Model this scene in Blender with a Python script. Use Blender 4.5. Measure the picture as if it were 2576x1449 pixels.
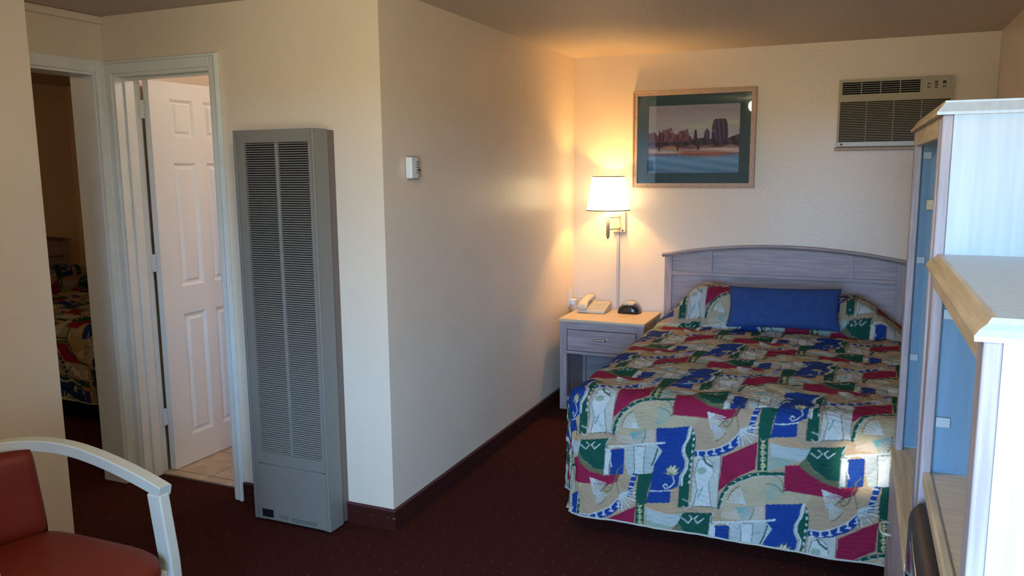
import bpy, bmesh, math, random
import numpy as np
from mathutils import Vector, Matrix
random.seed(7); np.random.seed(7)
for o in list(bpy.data.objects): bpy.data.objects.remove(o)
SC = bpy.context.scene; COL = SC.collection
R = math.radians; PI = math.pi
H = 2.297; BACK = 2.416; RIGHT = 2.48; LEFT = -1.546; FRONT = -3.4

# ------------------------------------------------------------------ camera
cam = bpy.data.cameras.new('camera'); cam.sensor_width = 36; cam.lens = 2008.66/2576*36
cam.clip_start = .02
co = bpy.data.objects.new('camera', cam); COL.objects.link(co)
yaw, pit, rol = .408890362, .148839540, -.00871075845
fw = Vector((-math.sin(yaw)*math.cos(pit), math.cos(yaw)*math.cos(pit), -math.sin(pit)))
r0 = Vector((math.cos(yaw), math.sin(yaw), 0)); u0 = r0.cross(fw)
rr = math.cos(rol)*r0+math.sin(rol)*u0; uu = -math.sin(rol)*r0+math.cos(rol)*u0
m = Matrix((rr, uu, -fw)).transposed().to_4x4(); m.translation = (1.80493, -2.84022, 1.57051)
co.matrix_world = m; SC.camera = co

# ------------------------------------------------------------------ light and exposure
SC.view_settings.view_transform = 'Standard'; SC.view_settings.look = 'None'
SC.view_settings.gamma = 1; SC.view_settings.use_curve_mapping = False
SC.view_settings.exposure = 0.0
SKY, GROUND = (.42, .82, 1.40, 1), (.30, .30, .23, 1)
W = bpy.data.worlds.new('world'); SC.world = W; W.use_nodes = True
wn, wl = W.node_tree.nodes, W.node_tree.links           # even blue sky above the horizon, sunlit pale ground below it
tcw = wn.new('ShaderNodeTexCoord'); sxw = wn.new('ShaderNodeSeparateXYZ'); gt = wn.new('ShaderNodeMath'); gt.operation = 'GREATER_THAN'; gt.inputs[1].default_value = 0
mxw = wn.new('ShaderNodeMixRGB'); mxw.inputs[1].default_value = GROUND; mxw.inputs[2].default_value = SKY
wl.new(tcw.outputs['Generated'], sxw.inputs[0]); wl.new(sxw.outputs[2], gt.inputs[0]); wl.new(gt.outputs[0], mxw.inputs[0])
wl.new(mxw.outputs[0], wn['Background'].inputs[0]); wn['Background'].inputs[1].default_value = 34
def light(name, kind, loc, energy, color, **k):
    d = bpy.data.lights.new(name, kind); d.energy = energy; d.color = color
    for a, b in k.items(): setattr(d, a, b)
    o = bpy.data.objects.new(name, d); COL.objects.link(o); o.location = loc; return o
WIN = (1.04, 2.44, .60, 2.0)                       # daylight window in the wall behind the camera
for nm, q in (('window_portal', WIN),):      # the portal only guides the sampling of the sky through the opening
    a = light(nm, 'AREA', ((q[0]+q[1])/2, FRONT-.10, (q[2]+q[3])/2), 1, (1, 1, 1), shape='RECTANGLE', size=q[1]-q[0], size_y=q[3]-q[2])
    a.rotation_euler = (R(90), 0, 0); a.data.cycles.is_portal = True
spot_aim, spot_via = Vector((1.865, .27, .470)), Vector((1.28, FRONT, 1.66))   # narrow spot lamp added outside the window, imitating sun on the bed foot
sd_ = (spot_via-spot_aim).normalized(); sdist = 14
s = light('sun_stand_in', 'SPOT', spot_aim+sd_*sdist, 6.5*4*PI*sdist**2, (1, .96, .84), spot_size=R(1.0), spot_blend=.7, shadow_soft_size=.03)
s.rotation_euler = sd_.to_track_quat('Z', 'Y').to_euler()

SHADE_E, LAMP_E, GLOBE_E, BATH_E, BEDROOM_E = 5.0, 225, 98, 36, 24      # room lamps plus the added bedroom globe, used by their builders below

# ------------------------------------------------------------------ helpers
def tag(o, label=None, cat=None, group=None, kind=None):
    if label: o['label'] = label
    if cat: o['category'] = cat
    if group: o['group'] = group
    if kind: o['kind'] = kind
    return o
def thing(name, label, cat, loc, group=None, kind=None, rz=0):
    o = bpy.data.objects.new(name, None); COL.objects.link(o); o.location = loc; o.rotation_euler = (0, 0, rz)
    o.empty_display_size = .05
    return tag(o, label, cat, group, kind)
def root_of(o):
    while o.parent: o = o.parent
    return o
def obj(name, bm, mat, parent=None, smooth=False, label=None):
    """bm in world coordinates; under a thing it is shifted to the thing's own origin"""
    if isinstance(bm, bmesh.types.BMesh):
        me = bpy.data.meshes.new(name)
        if parent:
            rt = root_of(parent); bmesh.ops.translate(bm, verts=bm.verts, vec=-rt.location)
        bmesh.ops.recalc_face_normals(bm, faces=bm.faces)
        bm.to_mesh(me); bm.free()
    else: me = bm
    o = bpy.data.objects.new(name, me); COL.objects.link(o)
    if mat and not me.materials: me.materials.append(mat)
    if smooth:
        for p in me.polygons: p.use_smooth = True
    if parent: o.parent = parent
    if label: o['label'] = label
    return o
def nb(): return bmesh.new()
def box(bm, x0, x1, y0, y1, z0, z1, r=0, seg=2, rot=None):
    g = bmesh.ops.create_cube(bm, size=1)
    vs = g['verts']
    bmesh.ops.scale(bm, verts=vs, vec=(x1-x0, y1-y0, z1-z0))
    if r:
        es = list({e for v in vs for e in v.link_edges})
        nv = bmesh.ops.bevel(bm, geom=es, offset=r, segments=seg, affect='EDGES', profile=.5)
        vs = list({v for f in nv['faces'] for v in f.verts} | {v for v in vs if v.is_valid})
        vs = list(dict.fromkeys([v for v in vs if v.is_valid]))
    if rot: bmesh.ops.rotate(bm, verts=vs, cent=(0, 0, 0), matrix=rot)
    bmesh.ops.translate(bm, verts=vs, vec=((x0+x1)/2, (y0+y1)/2, (z0+z1)/2))
    return bm
def B(*a, **k): return box(nb(), *a, **k)
def tube(bm, pts, rad, n=10, cap=True):
    pts = [Vector(p) for p in pts]; rad = rad if isinstance(rad, (list, tuple)) else [rad]*len(pts)
    rings = []; up = None
    for i, p in enumerate(pts):
        t = (pts[min(i+1, len(pts)-1)]-pts[max(i-1, 0)]).normalized()
        if up is None: up = Vector((0, 0, 1)) if abs(t.z) < .9 else Vector((1, 0, 0))
        x = t.cross(up).normalized(); y = x.cross(t).normalized(); up = y
        rings.append([bm.verts.new(p+rad[i]*(math.cos(2*PI*k/n)*x+math.sin(2*PI*k/n)*y)) for k in range(n)])
    for A, C in zip(rings, rings[1:]):
        for k in range(n): bm.faces.new((A[k], A[(k+1) % n], C[(k+1) % n], C[k]))
    if cap: bm.faces.new(rings[0][::-1]); bm.faces.new(rings[-1])
    return bm
def sweep(bm, pts, prof, ups=None, cap=True):
    """profile (list of (side, up)) swept along pts; up stays close to +Z"""
    pts = [Vector(p) for p in pts]; rings = []
    for i, p in enumerate(pts):
        t = (pts[min(i+1, len(pts)-1)]-pts[max(i-1, 0)]).normalized()
        x = t.cross(Vector((0, 0, 1))).normalized(); y = x.cross(t).normalized()
        rings.append([bm.verts.new(p+a*x+b*y) for a, b in prof])
    n = len(prof)
    for A, C in zip(rings, rings[1:]):
        for k in range(n): bm.faces.new((A[k], A[(k+1) % n], C[(k+1) % n], C[k]))
    if cap: bm.faces.new(rings[0][::-1]); bm.faces.new(rings[-1])
    return bm
def lathe(bm, prof, c, n=32, cap=True):
    rings = [[bm.verts.new((c[0]+r*math.cos(2*PI*k/n), c[1]+r*math.sin(2*PI*k/n), c[2]+z)) for k in range(n)] for r, z in prof]
    for A, C in zip(rings, rings[1:]):
        for k in range(n): bm.faces.new((A[k], A[(k+1) % n], C[(k+1) % n], C[k]))
    if cap:
        bm.faces.new(rings[0][::-1]); bm.faces.new(rings[-1])
    return bm
def prism(bm, pts, axis, a, b):
    """polygon in the two other axes extruded along axis from a to b"""
    def P(p, v):
        q = list(p); q.insert(axis, v); return bm.verts.new(q)
    A = [P(p, a) for p in pts]; C = [P(p, b) for p in pts]; n = len(pts)
    bm.faces.new(A[::-1]); bm.faces.new(C)
    for k in range(n): bm.faces.new((A[k], A[(k+1) % n], C[(k+1) % n], C[k]))
    return bm
def gridmesh(name, P, colors=None, wrap=False):
    n, mm = P.shape[:2]
    me = bpy.data.meshes.new(name)
    idx = np.arange(n*mm).reshape(n, mm)
    q = np.stack([idx[:-1, :-1], idx[1:, :-1], idx[1:, 1:], idx[:-1, 1:]], -1).reshape(-1, 4)
    me.vertices.add(n*mm); me.vertices.foreach_set('co', P.reshape(-1).astype(np.float32))
    me.loops.add(len(q)*4); me.loops.foreach_set('vertex_index', q.reshape(-1).astype(np.int32))
    me.polygons.add(len(q)); me.polygons.foreach_set('loop_start', np.arange(0, len(q)*4, 4, dtype=np.int32))
    me.update(calc_edges=True); me.validate()
    me.polygons.foreach_set('use_smooth', np.ones(len(me.polygons), bool))
    if colors is not None:
        at = me.color_attributes.new('print', 'FLOAT_COLOR', 'POINT')
        c = np.ones((n*mm, 4), np.float32); c[:, :3] = colors.reshape(-1, 3); at.data.foreach_set('color', c.reshape(-1))
    return me
def copy_tree(o, parent=None):
    c = o.copy(); COL.objects.link(c); c.parent = parent
    for ch in [x for x in bpy.data.objects if x.parent == o]: copy_tree(ch, c)
    return c

# ------------------------------------------------------------------ materials
def mat(name, color, rough=.5, spec=.5, metal=0, var=0, vscale=6, stretch=(1, 1, 1), bump=0, bscale=60, emit=None, estr=0, detail=3, color2=None, coat=0):
    M = bpy.data.materials.new(name); M.use_nodes = True; nt = M.node_tree; N = nt.nodes; Lk = nt.links
    b = N['Principled BSDF']; b.inputs['Base Color'].default_value = (*color, 1)
    b.inputs['Roughness'].default_value = rough; b.inputs['Specular IOR Level'].default_value = spec; b.inputs['Metallic'].default_value = metal
    if coat: b.inputs['Coat Weight'].default_value = coat; b.inputs['Coat Roughness'].default_value = .1
    if emit: b.inputs['Emission Color'].default_value = (*emit, 1); b.inputs['Emission Strength'].default_value = estr
    if var or bump:
        tc = N.new('ShaderNodeTexCoord'); mp = N.new('ShaderNodeMapping'); mp.inputs['Scale'].default_value = stretch
        Lk.new(tc.outputs['Object'], mp.inputs[0])
    if var:
        n = N.new('ShaderNodeTexNoise'); n.inputs['Scale'].default_value = vscale; n.inputs['Detail'].default_value = detail
        Lk.new(mp.outputs[0], n.inputs['Vector'])
        cr = N.new('ShaderNodeValToRGB'); c2 = color2 or tuple(min(1, c*(1-var)) for c in color)
        cr.color_ramp.elements[0].color = (*c2, 1); cr.color_ramp.elements[0].position = .36
        cr.color_ramp.elements[1].color = (*tuple(min(1, c*(1+var*.35)) for c in color), 1); cr.color_ramp.elements[1].position = .64
        Lk.new(n.outputs['Fac'], cr.inputs[0]); Lk.new(cr.outputs[0], b.inputs['Base Color'])
    if bump:
        n2 = N.new('ShaderNodeTexNoise'); n2.inputs['Scale'].default_value = bscale; n2.inputs['Detail'].default_value = 3
        Lk.new(mp.outputs[0], n2.inputs['Vector'])
        bp = N.new('ShaderNodeBump'); bp.inputs['Strength'].default_value = bump; bp.inputs['Distance'].default_value = .01
        Lk.new(n2.outputs['Fac'], bp.inputs['Height']); Lk.new(bp.outputs[0], b.inputs['Normal'])
    return M
def carpet(name, ax):
    M = bpy.data.materials.new(name); M.use_nodes = True; nt = M.node_tree; N = nt.nodes; Lk = nt.links; b = N['Principled BSDF']
    b.inputs['Roughness'].default_value = 1; b.inputs['Specular IOR Level'].default_value = .08
    tc = N.new('ShaderNodeTexCoord'); sx = N.new('ShaderNodeSeparateXYZ'); Lk.new(tc.outputs['Object'], sx.inputs[0])
    S = .0775
    def mth(op, a, v=None, c=None):
        n = N.new('ShaderNodeMath'); n.operation = op
        for i, q in enumerate((a, v, c)):
            if q is None: continue
            if isinstance(q, (int, float)): n.inputs[i].default_value = q
            else: Lk.new(q, n.inputs[i])
        return n.outputs[0]
    off = {0: .0245, 1: .0128, 2: .02}
    sq = []
    for k in ax:
        t = mth('MULTIPLY_ADD', sx.outputs[k], 1/S, off[k]/S+.5+100)
        f = mth('SUBTRACT', mth('FRACT', t), .5); sq.append(mth('MULTIPLY', f, f))
    d = mth('SQRT', mth('ADD', sq[0], sq[1]))
    dot = mth('LESS_THAN', d, .034)
    n = N.new('ShaderNodeTexNoise'); n.inputs['Scale'].default_value = 220; n.inputs['Detail'].default_value = 2; Lk.new(tc.outputs['Object'], n.inputs['Vector'])
    cr = N.new('ShaderNodeValToRGB'); cr.color_ramp.elements[0].color = (.030, .007, .005, 1); cr.color_ramp.elements[1].color = (.066, .015, .011, 1)
    cr.color_ramp.elements[0].position = .3; cr.color_ramp.elements[1].position = .7
    Lk.new(n.outputs['Fac'], cr.inputs[0])
    mx = N.new('ShaderNodeMixRGB'); mx.inputs[2].default_value = (.23, .12, .09, 1); Lk.new(dot, mx.inputs[0]); Lk.new(cr.outputs[0], mx.inputs[1])
    Lk.new(mx.outputs[0], b.inputs['Base Color'])
    bp = N.new('ShaderNodeBump'); bp.inputs['Strength'].default_value = .6; bp.inputs['Distance'].default_value = .004
    Lk.new(n.outputs['Fac'], bp.inputs['Height']); Lk.new(bp.outputs[0], b.inputs['Normal'])
    return M
def printed(name, rough=.9, spec=.1, bump=0, bscale=40):
    M = mat(name, (1, 1, 1), rough, spec, bump=bump, bscale=bscale); N = M.node_tree.nodes
    at = N.new('ShaderNodeAttribute'); at.attribute_name = 'print'
    M.node_tree.links.new(at.outputs['Color'], N['Principled BSDF'].inputs['Base Color']); return M
M = {}
M['wall'] = mat('wall_paint', (.80, .655, .51), .34, .5, var=.03, vscale=2, bump=.10, bscale=55)
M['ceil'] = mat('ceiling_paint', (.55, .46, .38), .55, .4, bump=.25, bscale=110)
M['carpet'] = carpet('carpet_floor', (0, 1)); M['carpet_x'] = carpet('carpet_base_x', (0, 2)); M['carpet_y'] = carpet('carpet_base_y', (1, 2))
M['binding'] = mat('carpet_binding', (.085, .03, .03), .8, .2)
M['trim'] = mat('white_trim_paint', (.76, .77, .74), .35, .5, var=.05, vscale=9, bump=.05, bscale=30)
M['jambgrey'] = mat('grey_jamb_paint', (.68, .72, .74), .5, .4, var=.05)
M['door'] = mat('white_door_paint', (.84, .82, .80), .4, .5)
M['tile'] = mat('beige_tile', (.60, .44, .30), .3, .5, var=.2, vscale=12)
M['grout'] = mat('grout', (.22, .16, .12), .9, .2)
wood = (.385, .31, .315)
def woodm(name, c, st, var=.22): return mat(name, c, .42, .45, var=var, vscale=7, stretch=st, bump=.06, bscale=14, detail=6)
M['wood_z'] = woodm('whitewashed_oak_upright', wood, (12, 12, .8)); M['wood_x'] = woodm('whitewashed_oak_across', wood, (.8, 12, 12)); M['wood_y'] = woodm('whitewashed_oak_along', wood, (12, .8, 12))
M['oak_y'] = woodm('pale_oak_along', (.60, .44, .26), (12, .8, 12)); M['oak_x'] = woodm('pale_oak_top', (.66, .50, .34), (.8, 12, 12), .12)
M['panel'] = mat('pale_laminate', (.53, .57, .60), .4, .5, var=.08, vscale=5, stretch=(14, 14, .7), detail=6)
M['dark'] = mat('dark_void', (.012, .012, .014), .9, .1)
M['furnace'] = mat('furnace_enamel', (.215, .195, .17), .42, .5, var=.04, vscale=3)
M['furnace_back'] = mat('furnace_side', (.17, .125, .10), .5, .4)
M['seam'] = mat('furnace_seam', (.10, .10, .10), .6, .3)
M['label'] = mat('black_label', (.01, .01, .014), .35, .5)
M['ac'] = mat('ac_plastic', (.44, .37, .27), .45, .4); M['aclight'] = mat('ac_strip', (.56, .55, .50), .35, .5)
M['white'] = mat('white_plastic', (.74, .74, .72), .35, .5); M['black'] = mat('black_plastic', (.012, .013, .018), .22, .5)
M['cream'] = mat('phone_beige', (.62, .54, .42), .4, .5); M['creamkeys'] = mat('phone_keys', (.48, .42, .34), .5, .4)
M['brass'] = mat('brushed_brass', (.60, .50, .36), .38, .5, metal=.35); M['chrome'] = mat('chrome', (.75, .75, .75), .16, .5, metal=1)
M['frame'] = woodm('picture_frame_wood', (.50, .34, .24), (12, 12, 12), .15); M['matboard'] = mat('green_mat_board', (.05, .10, .105), .8, .2)
M['print'] = printed('landscape_print', .7, .2); M['spread'] = printed('bedspread_print', .85, .15, bump=.7, bscale=70)
M['blue'] = mat('blue_cushion_cloth', (.028, .062, .185), .9, .15, var=.1, vscale=30, bump=.15, bscale=200)
M['vinyl'] = mat('red_vinyl', (.16, .016, .006), .5, .3, var=.08, bump=.05, bscale=160)
M['paintwood'] = mat('cream_chair_paint', (.60, .58, .50), .38, .5, var=.05)
M['mattress'] = mat('mattress_cloth', (.5, .48, .45), .9, .2); M['boxspring'] = mat('box_spring_cloth', (.03, .03, .035), .95, .1)
M['tvblack'] = mat('television_plastic', (.008, .009, .013), .42, .3)
M['shade_tint'] = mat('blue_grey_shade_paint', (.17, .27, .36), .45, .4, var=.08, vscale=5, stretch=(14, 14, .7), detail=6)  # darker blue for the cabinet insides, their shade put into the colour
M['grey'] = mat('grey_raceway', (.50, .46, .43), .5, .4)
M['thermo'] = mat('thermostat_plate', (.50, .47, .40), .4, .5); M['print_dark'] = mat('dark_marks', (.06, .06, .06), .6, .3)
M['glassdark'] = mat('tv_screen', (.012, .014, .02), .08, .6)
M['plate'] = mat('grey_metal_plate', (.45, .46, .46), .45, .5)
def glassmat():
    g = bpy.data.materials.new('picture_glass'); g.use_nodes = True; nt = g.node_tree; N = nt.nodes; N.remove(N['Principled BSDF'])
    t = N.new('ShaderNodeBsdfTransparent'); gl = N.new('ShaderNodeBsdfGlossy'); gl.inputs['Roughness'].default_value = .02
    fr = N.new('ShaderNodeFresnel'); fr.inputs[0].default_value = 1.5; mx = N.new('ShaderNodeMixShader')
    nt.links.new(fr.outputs[0], mx.inputs[0]); nt.links.new(t.outputs[0], mx.inputs[1]); nt.links.new(gl.outputs[0], mx.inputs[2])
    nt.links.new(mx.outputs[0], N['Material Output'].inputs[0]); return g
M['glass'] = glassmat()

# ================================================================== THE SETTING
def struct(name, bm, m, label=None, cat=None): return tag(obj(name, bm, m), label, cat, kind='structure')
bm = nb(); box(bm, -4.6, RIGHT+.1, FRONT-.1, BACK+.1, -.08, 0)
struct('floor', bm, M['carpet'], 'dark maroon carpet with a grid of small tan dots', 'floor')
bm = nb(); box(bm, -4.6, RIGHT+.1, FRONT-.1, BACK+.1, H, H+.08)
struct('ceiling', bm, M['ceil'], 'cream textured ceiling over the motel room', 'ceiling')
Z1 = H
struct('wall_middle', B(-.12, 0, 0, BACK, 0, Z1), M['wall'], 'cream wall carrying the white thermostat', 'wall')
struct('wall_back', B(-.12, RIGHT+.1, BACK, BACK+.1, 0, Z1), M['wall'], 'peach wall behind the headboard, picture and air conditioner', 'wall')
struct('wall_right', B(RIGHT, RIGHT+.1, FRONT-.1, BACK, 0, Z1), M['wall'], 'cream side wall behind the wardrobe', 'wall')
# furnace wall with the bathroom doorway
D2 = (-1.49, -.883, 2.03)
bm = nb(); box(bm, D2[1], -.12, 0, .137, 0, Z1); box(bm, LEFT-.14, D2[0], 0, .137, 0, Z1); box(bm, D2[0], D2[1], 0, .137, D2[2], Z1)
struct('wall_center', bm, M['wall'], 'cream wall carrying the tall wall furnace beside the bathroom doorway', 'wall')
# bedroom doorway wall
D1 = (-.72, -.056, 2.035)
bm = nb(); box(bm, LEFT-.14, LEFT, D1[1], 0, 0, Z1); box(bm, LEFT-.14, LEFT, -.885, D1[0], 0, Z1); box(bm, LEFT-.14, LEFT, D1[0], D1[1], D1[2], Z1)
struct('wall_alcove', bm, M['wall'], 'cream alcove wall with the doorway to the dark second bedroom', 'wall')
LW, LY = -.990, -.785
bm = nb(); box(bm, LW-.1, LW, FRONT, LY, 0, Z1); box(bm, LEFT, LW-.1, LY-.1, LY, 0, Z1)
struct('wall_left', bm, M['wall'], 'cream wall behind the red vinyl armchair', 'wall')
# wall behind the camera with window and entrance door
ED = (-.85, .02, 2.05)
bm = nb()
xs = [LW-.1, ED[0], ED[1], WIN[0], WIN[1], RIGHT]
box(bm, xs[0], xs[1], FRONT-.1, FRONT, 0, Z1); box(bm, xs[1], xs[2], FRONT-.1, FRONT, ED[2], Z1); box(bm, xs[2], xs[3], FRONT-.1, FRONT, 0, Z1)
box(bm, xs[3], xs[4], FRONT-.1, FRONT, 0, WIN[2]); box(bm, xs[3], xs[4], FRONT-.1, FRONT, WIN[3], Z1); box(bm, xs[4], xs[5], FRONT-.1, FRONT, 0, Z1)
struct('wall_front', bm, M['wall'], 'cream wall with window and entrance door, opposite the bed', 'wall')
# second bedroom and bathroom shells
struct('wall_bedroom', B(-4.6, -4.5, -1.6, 2.1, 0, Z1), M['wall'], 'dim cream wall behind the headboard of the second bed', 'wall')
bm = nb(); box(bm, -4.5, -.12, 2.1, 2.2, 0, Z1); box(bm, -4.5, LEFT-.14, -1.7, -1.6, 0, Z1); box(bm, LEFT-.14, LEFT, -1.6, -.885, 0, Z1)
struct('wall_far', bm, M['wall'], 'dim side walls of the second bedroom and bathroom', 'wall')
struct('wall_bathroom', B(LEFT-.14, LEFT, .137, 2.1, 0, Z1), M['wall'], 'cream bathroom wall behind the open door', 'wall')
bm = B(LEFT, -.12, .095, 2.1, .0, .004)
fb = struct('floor_bathroom', bm, M['grout'], 'beige tiled bathroom floor beyond the doorway', 'floor')
gx = [LEFT, -1.2, -.895, -.59, -.285, -.12]; gy = [.095, .156]+[.156+.305*k for k in range(1, 7)]+[2.1]
for i in range(len(gx)-1):
    for j in range(len(gy)-1):
        g = .0035
        obj('tile', B(gx[i]+g, gx[i+1]-g, gy[j]+g, gy[j+1]-g, .0035, .009, r=.0015, seg=1), M['tile'], fb)
# carpet base boards
def base(name, x0, x1, y0, y1, m, label):
    o = struct(name, B(x0, x1, y0, y1, 0, .088), m, label, 'baseboard')
    obj('binding', B(x0-.001, x1+.001, y0-.001, y1+.001, .086, .0945, r=.003, seg=2), M['binding'], o); return o
base('baseboard_middle', .0, .014, -.014, BACK, M['carpet_y'], 'maroon carpet baseboard along the thermostat wall')
base('baseboard_center', -.832, .0, -.014, 0, M['carpet_x'], 'maroon carpet baseboard behind the wall furnace')
base('baseboard_back', .014, RIGHT, BACK-.014, BACK, M['carpet_x'], 'maroon carpet baseboard behind nightstand and bed')
base('baseboard_right', RIGHT-.014, RIGHT, FRONT, BACK-.014, M['carpet_y'], 'maroon carpet baseboard behind the wardrobe')
base('baseboard_left', LW, LW+.014, FRONT, LY, M['carpet_y'], 'maroon carpet baseboard behind the armchair')
struct('trim_1', B(LEFT, LEFT+.02, LY, -.0, H-.035, H-.001, r=.004), M['wall'], 'thin cream moulding under the alcove ceiling', 'moulding')

# bathroom door frame and open six-panel door
d2 = thing('door_1', 'white six-panel bathroom door standing open in its pale casing', 'door', (-1.19, 0, 0), kind='structure')
cw = .055
obj('casing', B(D2[0]-cw+.004, D2[0], -.016, 0, 0, D2[2]+.06, r=.004), M['trim'], d2)
obj('casing', B(D2[1], D2[1]+cw-.004, -.016, 0, 0, D2[2]+.06, r=.004), M['trim'], d2)
obj('casing', B(D2[0], D2[1], -.016, 0, D2[2], D2[2]+.06, r=.004), M['trim'], d2)
for x0, x1 in ((D2[0]-cw+.006, D2[0]-cw+.02), (D2[1]+cw-.02, D2[1]+cw-.006)):
    obj('casing_bead', B(x0, x1, -.025, -.012, 0, D2[2]+.058, r=.005), M['trim'], d2)
obj('casing_bead', B(D2[0]-cw+.02, D2[1]+cw-.02, -.025, -.012, D2[2]+.044, D2[2]+.058, r=.005), M['trim'], d2)
obj('jamb', B(D2[0], D2[0]+.012, -.004, .14, 0, D2[2]), M['trim'], d2); obj('jamb', B(D2[1]-.012, D2[1], -.004, .14, 0, D2[2]), M['trim'], d2)
obj('jamb', B(D2[0]+.012, D2[1]-.012, -.004, .14, D2[2]-.012, D2[2]), M['trim'], d2)
obj('stop', B(D2[0]+.012, D2[0]+.022, .045, .098, 0, D2[2]-.012, r=.003), M['trim'], d2)
obj('stop', B(D2[1]-.022, D2[1]-.012, .045, .098, 0, D2[2]-.012, r=.003), M['trim'], d2)
obj('stop', B(D2[0]+.022, D2[1]-.022, .045, .098, D2[2]-.022, D2[2]-.012, r=.003), M['trim'], d2)
# slab hinged at (-1.47,.145), opened a little past square
hx, hy, sw, sh, th = -1.468, .149, .585, 2.005, .038
def slabloc(bmm):      # local: u = along the slab, v = thickness (+ faces the room), z
    bmesh.ops.rotate(bmm, verts=bmm.verts, cent=(0, 0, 0), matrix=Matrix.Rotation(R(90-1.5), 3, 'Z'))
    bmesh.ops.translate(bmm, verts=bmm.verts, vec=(hx+th, hy, .012)); return bmm
cols = [(.125, .275), (.345, .495)]; rows = [(.155, .815), (.96, 1.60), (1.725, 1.92)]
bm = nb()
ul = [0, cols[0][0], cols[0][1], cols[1][0], cols[1][1], sw]; zl = [0]+[v for r_ in rows for v in r_]+[sh]
for i in (0, 2, 4): box(bm, ul[i], ul[i+1], 0, th, 0, sh)
for c in cols:
    for k in (0, 2, 4, 6): box(bm, c[0], c[1], 0, th, zl[k], zl[k+1])
slab = obj('slab', slabloc(bm), M['door'], d2)
for c in cols:
    for r_ in rows:
        bm = nb(); x0, x1, z0, z1 = c[0], c[1], r_[0], r_[1]
        for side in (0, 1):
            y_in, y_lip, y_out = (.012, .0, .003) if side == 0 else (th-.012, th, th-.003)
            ins = [(0, y_lip), (.014, y_in), (.024, y_in), (.036, y_out)]
            rings = [[bm.verts.new((x0+d, yy, z0+d)), bm.verts.new((x1-d, yy, z0+d)), bm.verts.new((x1-d, yy, z1-d)), bm.verts.new((x0+d, yy, z1-d))][:] for d, yy in ins]
            for Aq, Cq in zip(rings, rings[1:]):
                for k in range(4): bm.faces.new((Aq[k], Aq[(k+1) % 4], Cq[(k+1) % 4], Cq[k]))
            bm.faces.new(rings[-1])
        obj('door_panel', slabloc(bm), M['door'], slab)
for z in (.30, 1.11, 1.875):
    hg = obj('hinge', box(nb(), D2[0]+.0125, D2[0]+.028, .126, .146, z-.045, z+.045, r=.003), M['white'], d2)
    for k in range(5): obj('knuckle', tube(nb(), [(D2[0]+.026, .1425, z-.044+.018*k), (D2[0]+.026, .1425, z-.028+.018*k)], .0062, 10), M['white'], hg, True)
# bedroom doorway frame (door leaf not in view)
d1 = thing('door_2', 'pale cased doorway open to the dark second bedroom', 'doorway', (LEFT, -.44, 0), kind='structure')
obj('casing', B(LEFT, LEFT+.014, D1[1], -.004, 0, D1[2]+.056, r=.003), M['trim'], d1)
obj('casing', B(LEFT, LEFT+.014, LY+.002, D1[0], 0, D1[2]+.056, r=.003), M['trim'], d1)
obj('casing', B(LEFT, LEFT+.014, D1[0], D1[1], D1[2], D1[2]+.056, r=.003), M['trim'], d1)
obj('jamb', B(LEFT-.15, LEFT+.002, D1[1]-.012, D1[1], 0, D1[2]), M['jambgrey'], d1)
obj('jamb', B(LEFT-.15, LEFT+.002, D1[0], D1[0]+.012, 0, D1[2]), M['jambgrey'], d1)
obj('jamb', B(LEFT-.15, LEFT+.002, D1[0]+.012, D1[1]-.012, D1[2]-.012, D1[2]), M['trim'], d1)
# window and entrance door behind the camera
w1 = thing('window_1', 'white framed front window opposite the bed', 'window', ((WIN[0]+WIN[1])/2, FRONT-.05, WIN[2]), kind='structure')
for x0, x1, z0, z1 in ((WIN[0], WIN[0]+.05, WIN[2], WIN[3]), (WIN[1]-.05, WIN[1], WIN[2], WIN[3]), (WIN[0]+.05, WIN[1]-.05, WIN[2], WIN[2]+.05), (WIN[0]+.05, WIN[1]-.05, WIN[3]-.05, WIN[3]), ((WIN[0]+WIN[1])/2-.02, (WIN[0]+WIN[1])/2+.02, WIN[2]+.05, WIN[3]-.05)):
    obj('window_frame', B(x0, x1, FRONT-.09, FRONT-.05, z0, z1), M['white'], w1)
for x0, x1 in ((WIN[0]+.05, (WIN[0]+WIN[1])/2-.02), ((WIN[0]+WIN[1])/2+.02, WIN[1]-.05)):
    obj('window_pane', B(x0, x1, FRONT-.075, FRONT-.07, WIN[2]+.05, WIN[3]-.05), M['glass'], w1)
d3 = thing('door_3', 'plain white entrance door beside the front window', 'door', (-.41, FRONT-.05, 0), kind='structure')
bm = B(ED[0]+.003, ED[1]-.003, FRONT-.08, FRONT-.03, .005, ED[2]-.003)
obj('slab', bm, M['door'], d3)
obj('knob', lathe(nb(), [(.002, -.02), (.026, -.012), (.028, .008), (.002, .02)], (ED[1]-.08, FRONT-.005, .95), 18), M['brass'], d3, True)

# ================================================================== WALL FURNACE
FX0, FX1, FY = -.640, -.226, -.15
f = thing('wall_furnace', 'tall grey louvred wall furnace standing against the cream wall', 'heater', ((FX0+FX1)/2, -.07, 0))
FZ0, FZ1 = .012, 1.738; gx0, gx1, gm, gz0, gz1 = -.586, -.258, -.42, .331, 1.685; mw = .0075
bm = nb(); t_ = .012
box(bm, FX0, gx0, FY, FY+t_, FZ0, FZ1); box(bm, gx1, FX1, FY, FY+t_, FZ0, FZ1)
box(bm, gx0, gx1, FY, FY+t_, gz1, FZ1); box(bm, gx0, gx1, FY, FY+t_, .277, gz0)
box(bm, FX0, FX0+.004, FY+t_, -.06, FZ0, FZ1); box(bm, FX1-.004, FX1, FY+t_, -.06, FZ0, FZ1); box(bm, FX0+.004, FX1-.004, FY+t_, -.06, FZ1-.004, FZ1)
obj('cover', bm, M['furnace'], f)
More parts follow.
